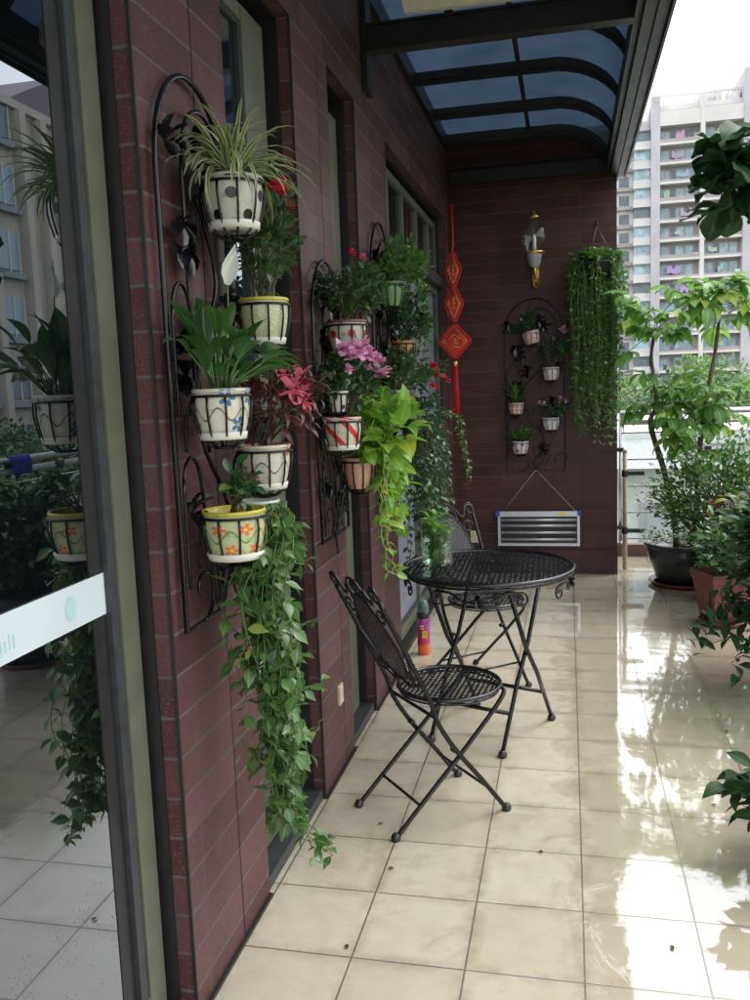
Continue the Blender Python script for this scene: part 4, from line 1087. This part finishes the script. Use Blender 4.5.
tb = empty('bistro_table', 'round black metal bistro table with a woven top and folding legs', 'table', (-.375, 3.985, 0), math.atan2(.467, .183))
ZT = .800; RT = .395
mb = MB(); lattice_disc(mb, RT - .004, ZT - .002, .0235, .0095, th=.0012, rot=pi / 4 - .4); mb.build('table_top', 'iron2', tb)
mb = MB(); mb.tube([(RT * cos(a), RT * sin(a), ZT) for a in [2 * pi * i / 64 for i in range(64)]], .011, 8, closed=True)
mb.tube([((RT - .012) * cos(a), (RT - .012) * sin(a), ZT - .022) for a in [2 * pi * i / 64 for i in range(64)]], .006, 6, closed=True); mb.build('table_rim', 'iron2', tb)
for k in range(4):
    mb = MB(); a0 = k * pi / 2 + .35; ra = RT - .012
    def ap(u, z): return (ra * cos(a0 + u / ra), ra * sin(a0 + u / ra), ZT - .03 + z)
    for sg in (-1, 1):
        mb.tube([ap(sg * s, z) for s, z in spiral(.19, -.045, .034, .008, pi / 2, -1.25)], .0048, 5)
        mb.tube(smooth_path([ap(sg * .19, -.011), ap(sg * .12, -.012), ap(sg * .06, -.045), ap(0, -.05)], 5), .0055, 6)
        mb.tube([ap(sg * s, z) for s, z in spiral(.085, -.03, .024, .006, -pi / 2, 1.2)], .0045, 5)
    s_ = mb.build('apron_scroll', 'black', tb)
    mb = MB(); c = Vector(ap(0, -.04)); out_ = Vector((cos(a0), sin(a0), 0)); tg = Vector((-sin(a0), cos(a0), 0))
    for j in range(8):
        d = tg * cos(j * pi / 4) + Vector((0, 0, 1)) * sin(j * pi / 4) + out_ * .3
        mb.leaf(c, d, .032, .022, (.4, 1, 1, .5), .4, .3)
    mb.build('rosette', 'iron2', s_)
hd, hw = .25, .205
legs = []
for sg in (-1, 1):       # two folding X frames
    for side in (-1, 1):
        x0 = sg * -hd; ww = (hw if sg < 0 else hw - .022) * side
        mb = MB(); mb.tube([(x0 - .005 * sg, ww, .015), (x0 * .35, ww, .29), (-x0 * .15, ww, .45), (-x0 * .85, ww, .765)], .0105, 8)
        lg = mb.build('leg', 'black', tb)
        mb = MB(); mb.lathe([(.001, 0), (.019, 0), (.021, .014), (.013, .03), (.001, .032)], (x0 - .003 * sg, ww, 0), seg=12); mb.build('foot_cap', 'darkpot', lg)
    ww = hw if sg < 0 else hw - .022
    mb = MB(); mb.tube([(x0 * .66, -ww, .17), (x0 * .66, ww, .17)], .010, 6, flat=.6); mb.build('crossbar', 'black', tb)
    mb = MB(); mb.tube([(-x0 * .85, -ww, .765), (-x0 * .85, ww, .765)], .009, 6); mb.build('top_bar', 'black', tb)

# glass vase with cuttings
va = empty('glass_vase', 'clear glass vase of green cuttings standing on the round table', 'vase', (-.61, 3.99, ZT + .012))
mb = MB(); mb.lathe([(.001, .0), (.062, .0), (.076, .006), (.076, .21), (.079, .214), (.073, .214), (.071, .21), (.071, .012), (.001, .010)], seg=32); mb.build('glass', 'clearglass', va)
mb = MB(); mb.lathe([(.001, .013), (.0705, .013), (.0705, .11), (.001, .11)], seg=24); mb.build('water', 'water', va)
bush(va, (.0, .0, .15), (.052, .052, .10), 130, .050, .030, 'L_bright', 'greenstem', base=(0, 0, .02), nst=18, hollow=.2, droop=.9, srad=.003)

# spray can
sc_ = empty('spray_can', 'pink and orange aerosol spray can with black collar on the floor by the window', 'spray can', (-.885, 5.13, 0))
def can_mat():
    m, nt, out = new_mat('can_print')
    uv = N(nt, 'ShaderNodeUVMap').outputs[0]; sep = N(nt, 'ShaderNodeSeparateXYZ', ins={0: uv}); V = sep.outputs[1]
    nz = noise(nt, 30, 2)
    c = ramp(nt, M_(nt, 'ADD', V, M_(nt, 'MULTIPLY', nz, .12)), [(.0, (.85, .09, .01)), (.30, (.80, .16, .02)), (.40, (.50, .02, .10)), (.75, (.36, .03, .22)), (1, (.30, .03, .25))])
    principled(nt, out, c, .25, coat=.5); return m
mb = MB(); mb.lathe([(.001, 0), (.036, 0), (.040, .006), (.040, .225), (.036, .235)], seg=28); cb = mb.build('can_body', can_mat(), sc_)
mb = MB(); mb.box(-.002, .028, -.0415, -.0395, .11, .155); mb.box(-.014, .010, -.0415, -.0395, .165, .172); mb.box(-.014, .010, -.0415, -.0395, .18, .192); mb.build('printed_patch', 'yellow', cb)
mb = MB(); mb.lathe([(.038, .228), (.041, .24), (.041, .262), (.034, .27)], seg=24); mb.build('collar', 'darkpot', sc_)
mb = MB(); mb.lathe([(.034, .268), (.036, .30), (.028, .335), (.012, .345), (.001, .345)], seg=20); mb.build('cap', simple('pale_cap', (.10, .17, .15), .3), sc_)

for (x, y) in ((-.62, 2.72), (-.70, 3.02), (.28, 2.45), (.55, 3.35), (-.1, 2.9), (.72, 4.1), (-.66, 2.30)):
    mb = MB(); mb.leaf((0, 0, .004), (cos(x * 40), sin(x * 40), .12), .022, .012, droop=.5, fold=.4)
    tag(mb.build('fallen_leaf', 'L_dark', None, (x, y, 0)), 'tiny dark fallen leaf lying on the cream floor tiles', 'leaf', 'tiny fallen leaves on the floor')

# ------------------------------------------------------------------ railings
def railing(name, label, p0, p1, H, n, glass=True, bars=5, rails=(0., -.085)):
    p0 = Vector(p0); p1 = Vector(p1); d = (p1 - p0); L = d.length; a = math.atan2(d.y, d.x)
    o = empty(name, label, 'railing', p0, a)
    for dz in rails:
        mb = MB(); mb.tube([(0, 0, H + dz), (L, 0, H + dz)], .026, 10, flat=1.); mb.build('handrail', 'steel', o)
    for k in range(bars):
        z = .16 + (H - .34) * k / (bars - 1); mb = MB(); mb.tube([(0, 0, z), (L, 0, z)], .008, 6); mb.build('bar', 'steel', o)
    for k in range(n):
        x = L * k / (n - 1); mb = MB(); mb.tube([(x, 0, .11), (x, 0, H - .02)], .017, 8); mb.lathe([(.03, .11), (.035, .115), (.018, .14)], (x, 0, 0), seg=12)
        ps = mb.build('post', 'steel', o)
        for z in (.25, H - .35):
            mb = MB(); mb.box(x - .03, x + .03, -.035, .02, z, z + .035); mb.build('glass_clamp', 'darkpot', ps)
    if glass:
        for k in range(n - 1):
            x0, x1 = L * k / (n - 1) + .04, L * (k + 1) / (n - 1) - .04
            mb = MB(); mb.box(x0, x1, .032, .040, .2, H - .2); mb.build('glass_panel', 'railglass', o)
    return o
railing('terrace_railing', 'steel and glass railing across the far end of the terrace', (.47, 8.30, 0), (2.0, 8.30, 0), 1.33, 3)
railing('terrace_railing', 'steel railing along the open right side of the terrace', (2.07, -1, 0), (2.07, 8.2, 0), 1.20, 8, glass=False)
gp = empty('gate_post', 'slim tan post with dark hinges just beyond the end wall', 'post', (.475, 7.70, 0))
mb = MB(); mb.tube([(0, 0, 0), (0, 0, 1.02)], .020, 10); mb.lathe([(.021, 1.02), (.024, 1.03), (.001, 1.05)], seg=10); mb.build('tube', simple('tan_metal', (.42, .33, .24), .4), gp)
for z in (.32, .82):
    mb = MB(); mb.box(.0, .16, -.015, .015, z, z + .035); mb.lathe([(.026, z - .01), (.028, z), (.028, z + .035), (.026, z + .045)], seg=12); mb.build('hinge', 'darkpot', gp)
cl = MB(); n = 8; vs = []
for i in range(n + 1):
    for (dx, z) in ((-.034, 1.08 + .012 * sin(i)), (-.036, 1.19), (-.02, 1.226), (0, 1.234), (.02, 1.226), (.036, 1.19), (.034, 1.05 + .015 * sin(i * 1.3))):
        vs.append((2.07 + dx * (1 + .12 * sin(i * 2)), 5.86 + i * .032, z))
cl.add(vs, [(i * 7 + k, i * 7 + k + 1, (i + 1) * 7 + k + 1, (i + 1) * 7 + k) for i in range(n) for k in range(6)])
tag(cl.build('cloth', 'bluecloth'), 'dark blue cloth folded over the side railing', 'cloth')

# ------------------------------------------------------------------ large pots and plants on the right
def big_pot(parent, r, h, mat, sq=False, saucer='redsaucer'):
    mb = MB()
    if sq:
        rr = r * 1.25
        mb.lathe([(.01, .03), (rr * .66, .03), (rr * .70, .05), (rr * .93, h * .80), (rr * .93, h * .82), (rr, h * .84), (rr * 1.02, h), (rr * .92, h), (rr * .86, h * .86), (.01, h * .86)], seg=4, rot=pi / 4)
    else:
        mb.lathe([(.01, .03), (r * .66, .03), (r * .74, .06), (r * .92, h * .62), (r * .97, h * .86), (r * .95, h * .9), (r * 1.04, h * .93), (r * 1.05, h), (r * .93, h), (r * .88, h * .9), (.01, h * .88)], seg=36)
    o = mb.build('pot', mat, parent)
    if sq:
        for p in o.data.polygons: p.use_smooth = False
        mb = MB()
        for a in range(4):
            M4 = Matrix.Rotation(a * pi / 2, 4, 'Z'); w = rr * .36
            mb.add([tuple(M4 @ Vector(q)) for q in [(-w * .75, -rr * .565, h * .22), (w * .75, -rr * .565, h * .22), (w * 1.05, -rr * .655, h * .72), (-w * 1.05, -rr * .655, h * .72)]], [(0, 1, 2, 3)], smooth=False)
        mb.build('moulded_panel', mat, o)
    mb = MB(); mb.lathe([(.01, .0), (r * .8, .0), (r * .92, .03), (r * .88, .035), (r * .78, .015)], seg=32); mb.build('saucer', saucer, parent)
    mb = MB(); mb.disc((0, 0, h * .885), r * .88, 20); mb.build('soil', 'soil', parent)
    return o
def palmate(mb, sb, p, d, L, n=6, leaflet=.22, w=.08, droop=.9):
    p = Vector(p); d = Vector(d).normalized(); e = p + d * L; sb.tube([p, p.lerp(e, .5) + Vector((0, 0, .02)), e], .003, 4)
    a = d.cross(Vector((0, 0, 1))); a = a.normalized() if a.length > .05 else Vector((1, 0, 0)); v = R.random()
    for k in range(n):
        an = -1.9 + 3.8 * k / (n - 1)
        dd = d * cos(an) + a * sin(an) + Vector((0, 0, -.15))
        s = 1 - .25 * abs(an) / 1.9
        mb.leaf(e, dd, leaflet * s * R.uniform(.85, 1.1), w * s, (.06, .45, .85, 1, .85, .45, .02), droop * R.uniform(.7, 1.9), .3, var=min(1, max(0, v + R.uniform(-.3, .3))), roll=R.uniform(-.3, .3))
mt = empty('potted_tree', 'tall money tree with two thin bent trunks and palmate leaves in a dark glazed pot', 'potted tree', (.90, 7.16, 0))
big_pot(mt, .30, .34, 'greenpot')
T0 = Vector((.90, 7.16, 0))
tr1 = [(.84, 7.16, .28), (.82, 7.14, .52), (.74, 7.10, .9), (.645, 7.1, 1.22), (.635, 7.1, 1.33), (.675, 7.1, 1.42), (.665, 7.1, 1.6), (.635, 7.1, 1.8), (.665, 7.1, 2.02)]
tr2 = [(.93, 7.16, .28), (.98, 7.12, .52), (.99, 7.1, 1.0), (1.02, 7.1, 1.25), (1.05, 7.1, 1.5), (1.10, 7.1, 1.8), (1.13, 7.1, 2.08)]
for t_ in (tr1, tr2):
    mb = MB(); q = smooth_path([Vector(p) - T0 for p in t_], 5); mb.tube(q, [.026 - .014 * i / len(q) + .002 * sin(i * 1.7) for i in range(len(q))], 8); mb.build('trunk', 'bark', mt)
mb = MB(); sb = MB()
for (c, n, sp, zs_) in (((.665, 7.1, 2.05), 18, .9, .25), ((1.13, 7.1, 2.20), 20, 1.0, .35), ((.92, 7.1, 2.2), 6, .9, .3), ((.76, 7.1, 1.50), 11, .9, .3), ((.95, 7.1, 1.36), 18, .9, .3), ((1.10, 7.08, 1.42), 12, .9, .2), ((.98, 7.05, 1.12), 10, .9, .2)):
    for k in range(n):
        an = R.uniform(0, 6.28); d = Vector((cos(an) * sp, sin(an) * sp, R.uniform(-.5, .8)))
        palmate(mb, sb, Vector(c) - T0 + Vector((0, 0, R.uniform(-.08, .08))), d, R.uniform(.10, .28), leaflet=R.uniform(.16, .25), w=.095)
mb.build('crown', 'L_money', mt); sb.build('leaf_stalk', 'greenstem', mt)
def place_bush(name, label, loc, r, h, potm, specs, cat='potted plant', sq=False, rz=0.):
    o = empty(name, label, cat, loc, rz); big_pot(o, r, h, potm, sq=sq)
    for s in specs: bush(o, base=(0, 0, h * .85), **s)
    return o
# small-leaved shrub rising between the pots
place_bush('potted_shrub', 'airy shrub with small pale leaves and bare stems behind the red pot', (1.14, 6.72, 0), .2, .3, 'darkpot', [
    dict(cen=(-.10, .0, .80), rad=(.48, .35, .50), n=2400, L=.046, W=.030, mat='L_mid', stem='bark', nst=60, srad=.006, hollow=.3),
    dict(cen=(-.05, -.1, .80), rad=(.42, .35, .38), n=900, L=.038, W=.026, mat='L_hoya', stem='twig', nst=40, srad=.004, hollow=.4, name='pale_foliage')])
# low sprigs in the money tree pot
bush(mt, (.0, -.05, .36), (.34, .22, .15), 330, .035, .022, 'L_mid', 'twig', base=(0, 0, .28), nst=34, name='undergrowth', hollow=.4)
rp = place_bush('potted_plant', 'seedling foliage in a square terracotta coloured pot with a saucer', (.995, 5.98, 0), .17, .36, 'terra', [
    dict(cen=(.02, -.02, .42), rad=(.22, .2, .14), n=110, L=.075, W=.05, mat='L_lily', stem='greenstem', nst=24, srad=.003, hollow=.3),
    dict(cen=(.08, .05, .60), rad=(.22, .2, .22), n=260, L=.055, W=.03, mat='L_mid', stem='twig', nst=26, srad=.003)], sq=True, rz=.35)
mb = MB(); sb = MB()
for k in range(16):
    p_ = Vector((R.uniform(-.26, .0), R.uniform(-.12, .1), R.uniform(.62, .82))); sb.tube([(0, 0, .3), p_], .003, 4)
    for j in range(5): mb.leaf(p_, rnd_dir(0), .06, .03, droop=.8)
o = empty('potted_plant', 'plant with salmon pink young leaves behind the terracotta pot', 'potted plant', (1.20, 6.42, 0)); big_pot(o, .14, .26, 'darkpot')
mb.build('pink_foliage', 'P_pale', o); sb.build('stem', 'twig', o); bush(o, (0, 0, .55), (.2, .2, .2), 240, .05, .028, 'L_mid', base=(0, 0, .22), nst=20)
LS = (.06, .5, .9, 1, .8, .4, .02)
place_bush('potted_shrub', 'large glossy laurel like bush at the right edge in a tall black pot', (1.21, 4.72, 0), .22, .46, 'darkpot', [
    dict(cen=(.0, .05, .68), rad=(.43, .6, .44), n=2300, L=.115, W=.042, mat='L_ficus', stem='twig', nst=70, srad=.005, shape=LS, droop=.9),
    dict(cen=(-.03, .2, .84), rad=(.33, .45, .26), n=420, L=.10, W=.045, mat='L_mid', stem='twig', nst=36, srad=.004, shape=LS, droop=.8, name='lighter_foliage'),
    dict(cen=(-.43, -.14, .26), rad=(.17, .2, .28), n=190, L=.11, W=.045, mat='L_ficus', stem='twig', nst=12, srad=.004, shape=LS, droop=1.2, name='drooping_branch')])
place_bush('potted_plant', 'low dark leaved plant at the bottom right edge of the terrace', (1.01, 2.95, 0), .16, .22, 'darkpot', [
    dict(cen=(-.26, -.02, .22), rad=(.22, .2, .2), n=210, L=.12, W=.058, mat='L_ficus', stem='twig', nst=20, srad=.004, shape=LS, droop=1.0)])
fg = empty('potted_tree', 'tall fiddle leaf fig whose dark rounded leaves reach in at the upper right', 'potted tree', (1.25, 3.65, 0)); big_pot(fg, .24, .42, 'darkpot')
mb = MB(); q = smooth_path([(0, 0, .35), (.03, .02, 1.0), (-.05, 0, 1.6), (-.12, 0, 2.1), (-.2, 0, 2.5)], 6); mb.tube(q, [.024 - .012 * i / len(q) for i in range(len(q))], 8)
q2 = smooth_path([(-.10, 0, 2.0), (-.40, -.02, 2.25), (-.62, -.03, 2.42)], 5); mb.tube(q2, .008, 6); mb.build('trunk', 'bark', fg)
mb = MB(); OB = (.25, .6, .85, 1, .98, .7, .15)
for k in range(34):
    i = R.randrange(len(q) // 2, len(q)); mb.leaf(q[i], rnd_dir(-.2), R.uniform(.12, .2), .10, OB, R.uniform(.3, 1.2), .2, wave=.08)
for k in range(120):
    c_ = Vector((-.60, -.03, 2.41)) + Vector((R.uniform(-.10, .20), R.uniform(-.12, .12), R.uniform(-.14, .13)))
    mb.leaf(c_, rnd_dir(-.8) + Vector((-.5, 0, -.1)), R.uniform(.11, .15), .105, OB, R.uniform(.2, 1.), .2, wave=.08, roll=R.uniform(-.6, .6))
mb.build('crown', 'L_ficus', fg)

# ------------------------------------------------------------------ outside: trees
def tree_mesh(seed, kind, h, cr):
    rr = random.Random(seed); tm = MB(); cm = MB()
    q = smooth_path([(0, 0, 0), (.15, .1, h * .25), (-.1, .05, h * .5), (.05, 0, h * .78)], 4); tm.tube(q, [.22 - .14 * i / len(q) for i in range(len(q))], 7)
    clumps = []
    for k in range(46):
        a = rr.uniform(0, 6.28); u = rr.uniform(-.75, 1); rad = sqrt(max(0, 1 - u * u)) * rr.uniform(.45, 1.)
        c = Vector((cos(a) * rad * cr, sin(a) * rad * cr, h * .68 + u * h * .30)); clumps.append((c, rr.uniform(.55, 1.1) * cr * .34))
    for c, s in clumps[:14]:
        tm.tube([q[len(q) // 2], q[len(q) // 2].lerp(c, .5) + Vector((0, 0, .3)), c], [.07, .04, .02], 5)
    for c, s in clumps:
        base = rr.random()
        for k in range(120):
            d = Vector((rr.gauss(0, 1), rr.gauss(0, 1), rr.gauss(0, .8))); d.normalize()
            p = c + d * s * rr.uniform(.5, 1.05); L = rr.uniform(.18, .34)
            n1 = (d + Vector((rr.uniform(-1, 1), rr.uniform(-1, 1), rr.uniform(-.6, .6)))).normalized(); n2 = n1.cross(Vector((rr.uniform(-1, 1), rr.uniform(-1, 1), 1))).normalized()
            v = min(1, max(0, base * .5 + rr.random() * .5))
            cm.add([tuple(p), tuple(p + n1 * L * .5 + n2 * L * .3), tuple(p + n1 * L), tuple(p + n1 * L * .5 - n2 * L * .3)], [(0, 1, 2, 3)], None, v)
    return tm, cm
protos = []
def tree(kind, label, x, y, s, rz):
    if kind not in [k for k, _ in protos]:
        o = empty('tree', label, 'tree', (x, y, -9), rz, 'trees below the terrace')
        tm, cm = tree_mesh(11 + len(protos), kind, 10., 3.4)
        tm.build('trunk', 'bark', o); cm.build('crown', 'L_tree' if kind == 'light' else 'L_tree2', o); protos.append((kind, o))
    else:
        o = copy_tree([q for k, q in protos if k == kind][0]); o.location = (x, y, -9); o.rotation_euler.z = rz; o['label'] = label
    o.scale = (s * 1.1, s * 1.1, s * 1.03); return o
TL = [('light', 'pale green bushy tree right of the high rise base, nearest the railing', 9.3, 33, 1.0), ('dark', 'darker tree glimpsed just beyond the corner of the end wall', 4.2, 30, 1.0),
      ('light', 'pale tree seen between the two money tree trunks', 7.2, 46, 1.06), ('light', 'tall pale tree filling the gap at the right edge', 12.5, 40, 1.12),
      ('dark', 'dark tree mirrored in the glass door beside the side railing', 11, 14, .98), ('light', 'leafy tree mirrored in the glass door left of the planter', 9.5, 9.5, .95),
      ('dark', 'dense tree beyond the side railing in front of the cream block', 15, 20, 1.02), ('dark', 'bushy tree beyond the side railing by the blue cloth', 13, 26, 1.0),
      ('light', 'light green tree close below the side railing', 7.5, 5.5, .86), ('dark', 'dark tree far below the middle of the side railing', 7.0, 14, .82),
      ('light', 'pale rounded tree behind the low white building', 2.5, 42, .98), ('dark', 'dark tree at the far right behind the potted shrubs', 11.5, 26, 1.0),
      ('dark', 'dense tree at the foot of the cream block', 19, 28, .95), ('light', 'pale tree standing by the corner of the cream block', 20, 40, 1.05)]
for k, (kd, lb, x, y, s) in enumerate(TL): tree(kd, lb, x, y, s, k * 1.3)
# hedge row of low shrubs is left out; low pale building under the railing
lo = empty('low_building', 'low white building with a blue grey skylight beyond the far railing', 'building', (3.0, 17, -9))
mb = MB(); mb.box(-9, 4.6, 0, 9, 0, 9.4); mb.box(-9.1, 4.7, -.1, 9.1, 9.4, 9.65); mb.build('wall', simple('white_render', (.62, .63, .62), .7, 0, .12, 1.5), lo)
mb = MB(); mb.add([(-4, -.6, 9.0), (-1.0, -.6, 9.0), (-1.0, -.12, 9.5), (-4, -.12, 9.5)], [(0, 1, 2, 3)], smooth=False); mb.build('skylight', simple('blue_sheet', (.45, .46, .47), .5), lo)
for x in (-3.6, -1.6, .4, 2.4):
    mb = MB(); mb.box(x, x + 1.2, -.03, -.005, 6.4, 8.2); w = mb.build('window', simple('grey_blue_pane', (.42, .46, .48), .3), lo)
    mb = MB(); mb.box(x - .08, x, -.08, -.002, 6.3, 8.3); mb.box(x + 1.2, x + 1.28, -.08, -.002, 6.3, 8.3); mb.box(x, x + 1.2, -.08, -.002, 8.2, 8.3); mb.box(x - .1, x + 1.3, -.15, -.002, 6.2, 6.3); mb.build('window_frame', 'alu', w)

# ------------------------------------------------------------------ high rise
tw = empty('apartment_tower', 'tall white and pinkish apartment tower with rows of balconies behind the terrace', 'high rise', (0, 160, -9))
cw = simple('tower_white', (.60, .57, .56), .8, 0, .1, .3); cp = simple('tower_pink', (.36, .31, .32), .8, 0, .15, .3); cg = simple('tower_grey', (.44, .42, .46), .8, 0, .15, .3)
wg = simple('tower_window', (.33, .44, .50), .25, 0, .45, .8); wd = simple('tower_window_dark', (.13, .16, .19), .25, 0, .4, .6)
FH = 3.15; NF = 17; ZT0 = 51.0
mb = MB(); mb.box(13.9, 28.6, .0, 14, 0, 55.2); mb.build('recessed_wall', cp, tw)
mb = MB(); mb.box(3, 13.9, 2.0, 14, 0, 54.3); mb.build('side_wing', cw, tw)
mb = MB(); mb.box(14.05, 15.5, -1.9, -.001, 0, 57.0); mb.build('pier', cg, tw)
mb = MB(); mb.box(21.9, 22.6, -2.0, -.001, 0, 56.5); mb.build('pier', cw, tw)
mb = MB(); mb.box(28.6, 36, -2.2, 14, 0, 60.0); mb.build('pier', cg, tw)
mb = MB(); mb.box(15.5, 21.9, -1.9, -.001, 52.2, 54.6); mb.box(22.6, 28.6, -1.9, -.001, 52.2, 54.6); mb.box(13.9, 28.6, .001, 13, 55.2, 56.0)
for k in range(9): mb.box(14.5 + k * 1.7, 14.7 + k * 1.7, .5, 3, 56, 57.4)
mb.box(14.5, 28.4, .5, .8, 57.4, 57.8); mb.build('parapet', cw, tw)
mb = MB(); mb.box(22, 26, 3, 8, 56, 58.6); mb.build('roof_house', cw, tw)
bal = None; wn1 = None
for i in range(NF):
    z = 51.0 - FH * i - 1.9
    for (x0, x1, kk) in ((15.5, 21.9, 0), (22.6, 28.6, 1)):
        mb = MB(); mb.box(x0, x1, -1.9, -.002, z, z + .38); mb.box(x0, x1, -1.9, -1.75, z + .381, z + .95 if (i + kk) % 3 == 0 else z + .7, mi=1)
        bl = mb.build('balcony', [cw, cp], tw)
        if R.random() < .85:
            m2 = MB(); 
            xx = R.uniform(x0 + .4, x1 - 3)
            for c in range(R.randint(2, 5)):
                m2.box(xx + c * .45, xx + c * .45 + .46, -1.2, -1.0, z + R.uniform(.9, 1.3), z + R.uniform(1.6, 2.4))
            m2.build('laundry', simple('laundry_%d_%d' % (i, kk), (R.uniform(.25, .5), R.uniform(.28, .5), R.uniform(.32, .55)), .8), bl)
        for (a, w_, m_) in ((.3, 1.25, wg), (1.9, .75, wd), (2.75, 1.3, wg), (4.3, 1.25, wd if (i * 3 + kk) % 4 == 0 else wg)):
            mb = MB(); mb.box(x0 + a, x0 + a + w_, -.04, -.003, z + .9 if w_ > 1.2 else z + .3, z + 2.6); mb.box(x0 + a + w_ / 2 - .05, x0 + a + w_ / 2 + .05, -.07, -.045, z + .3, z + 2.6)
            mb.build('window', m_, tw)
    if i % 2 == 0:
        mb = MB(); mb.box(20.9, 21.75, -1.72, -1.2, z + .39, z + 1.1); mb.build('air_conditioner', cw, tw)
    if i % 3 == 1:
        mb = MB(); mb.box(27.6, 28.45, -1.72, -1.2, z + .39, z + 1.1); mb.build('air_conditioner', cw, tw)
    # bowed white bay on the left with glazing
    mb = MB(); mb.box(11.3, 14.04, -.6, 1.99, z, z + 1.25); mb.box(11.2, 14.04, -.9, 1.99, z - .12, z); mb.build('bay', cw, tw)
    mb = MB(); mb.box(11.4, 14.0, -.4, 1.99, z + 1.26, z + 2.80); mb.box(11.3, 14.04, -.6, 1.99, z + 2.81, z + 3.02); mb.build('bay_window', wg if i % 4 else wd, tw)
    mb = MB(); mb.box(9.0, 10.7, 1.95, 1.998, z + .8, z + 2.5); mb.build('window', wd, tw)
    mb = MB(); mb.box(8.2, 11.1, 1.2, 1.998, z, z + .6); mb.build('balcony', cp, tw)

# ------------------------------------------------------------------ cream block (seen mirrored in the door)
cb_ = empty('cream_apartment_block', 'cream apartment block with a mauve gabled upper part, mirrored in the glass door', 'apartment block', (25, 24, -9))
ccol = simple('cream_render', (.52, .48, .42), .85, 0, .12, .5); cmv = simple('mauve_render', (.20, .16, .20), .85, 0, .12, .5); cgy = simple('grey_render', (.30, .32, .36), .85)
mb = MB(); mb.box(0, 12, 0, 29, 0, 25.2); mb.box(-.3, 12, -.2, 29.2, 25.2, 25.6); mb.build('wall', ccol, cb_)
g5 = [(17, 25.6), (19.5, 27.0), (24, 29.3), (29, 31.0), (29, 25.6)]
mb = MB(); mb.add([(1.5, y, z) for y, z in g5] + [(12, y, z) for y, z in g5], [(0, 4, 3, 2, 1), (5, 6, 7, 8, 9), (0, 1, 6, 5), (1, 2, 7, 6), (2, 3, 8, 7), (3, 4, 9, 8), (4, 0, 5, 9)], smooth=False); mb.build('gabled_upper_part', cmv, cb_)
for y in (1.5, 6.5, 10.8, 13.4, 16.4, 18.2, 22.4, 24.2):
    mb = MB(); mb.box(-.55, -.002, y, y + .5, 0, 25.1); mb.build('pilaster', ccol, cb_)
for i in range(8):
    for y in (3.0, 8.2, 11.5, 14.4, 20.0, 26.0):
        mb = MB(); mb.box(-.10, -.003, y, y + 1.6, 1.2 + i * 3.2, 3.0 + i * 3.2); w_ = mb.build('window', simple('blk_win_%d_%g' % (i, y), R.choice([(.30, .42, .52), (.16, .22, .3), (.40, .52, .62)]), .2), cb_)
        mb = MB()
        for yy in (y - .08, y + .76, y + 1.6): mb.box(-.14, -.101 if yy == y + .76 else -.002, yy, yy + .08, 1.1 + i * 3.2, 3.1 + i * 3.2)
        mb.build('window_frame', 'white', w_)
        mb = MB(); mb.box(-.35, -.003, y - .2, y + 1.8, .75 + i * 3.2, 1.05 + i * 3.2); mb.build('sill', cgy, cb_)

# ------------------------------------------------------------------ world, sun, camera
w = bpy.data.worlds.new('World'); scene.world = w; w.use_nodes = True; nt = w.node_tree
bg = nt.nodes['Background']
sky = nt.nodes.new('ShaderNodeTexSky'); sky.sky_type = 'NISHITA'; sky.sun_disc = False
sky.sun_elevation = radians(58); sky.sun_rotation = radians(55); sky.air_density = 1.0; sky.dust_density = 4.0; sky.altitude = 50
hs = nt.nodes.new('ShaderNodeHueSaturation'); hs.inputs['Saturation'].default_value = .12; hs.inputs['Value'].default_value = 1.
nt.links.new(sky.outputs[0], hs.inputs['Color'])
mx = nt.nodes.new('ShaderNodeMix'); mx.data_type = 'RGBA'; mx.inputs[0].default_value = .5; mx.inputs[7].default_value = (9, 9.3, 9.8, 1)
nt.links.new(hs.outputs[0], mx.inputs[6]); nt.links.new(mx.outputs[2], bg.inputs['Color'])
bg.inputs['Strength'].default_value = .15
sl = bpy.data.lights.new('overcast_sun', 'SUN'); sl.energy = .6; sl.angle = radians(25); sl.color = (1, .97, .93)
so = bpy.data.objects.new('overcast_sun', sl); COL.objects.link(so)
az = radians(55); el = radians(58)
sd = Vector((sin(az) * cos(el), cos(az) * cos(el), sin(el)))
so.rotation_euler = sd.to_track_quat('Z', 'Y').to_euler(); so.location = (3, 3, 8)

cam = bpy.data.cameras.new('camera'); co = bpy.data.objects.new('camera', cam); COL.objects.link(co)
Rv = Vector((.97566324, .21600511, -.03772307)); Uv = Vector((.0086652, .13392053, .99095419)); Fv = Vector((-.21910306, .96716446, -.12878961))
m = Matrix((Rv, Uv, -Fv)).transposed().to_4x4(); m.translation = Vector((0, 0, 1.65)); co.matrix_world = m
cam.sensor_fit = 'VERTICAL'; cam.sensor_height = 24; cam.lens = .8626 * 24; cam.clip_start = .05; cam.clip_end = 3000
scene.camera = co
scene.view_settings.view_transform = 'Standard'; scene.view_settings.look = 'None'; scene.view_settings.gamma = 1
scene.view_settings.exposure = 1.36; scene.view_settings.use_curve_mapping = False
scene.render.engine = 'CYCLES'; scene.cycles.max_bounces = 10; scene.cycles.transparent_max_bounces = 24
scene.cycles.use_denoising = True; scene.cycles.sample_clamp_indirect = 8
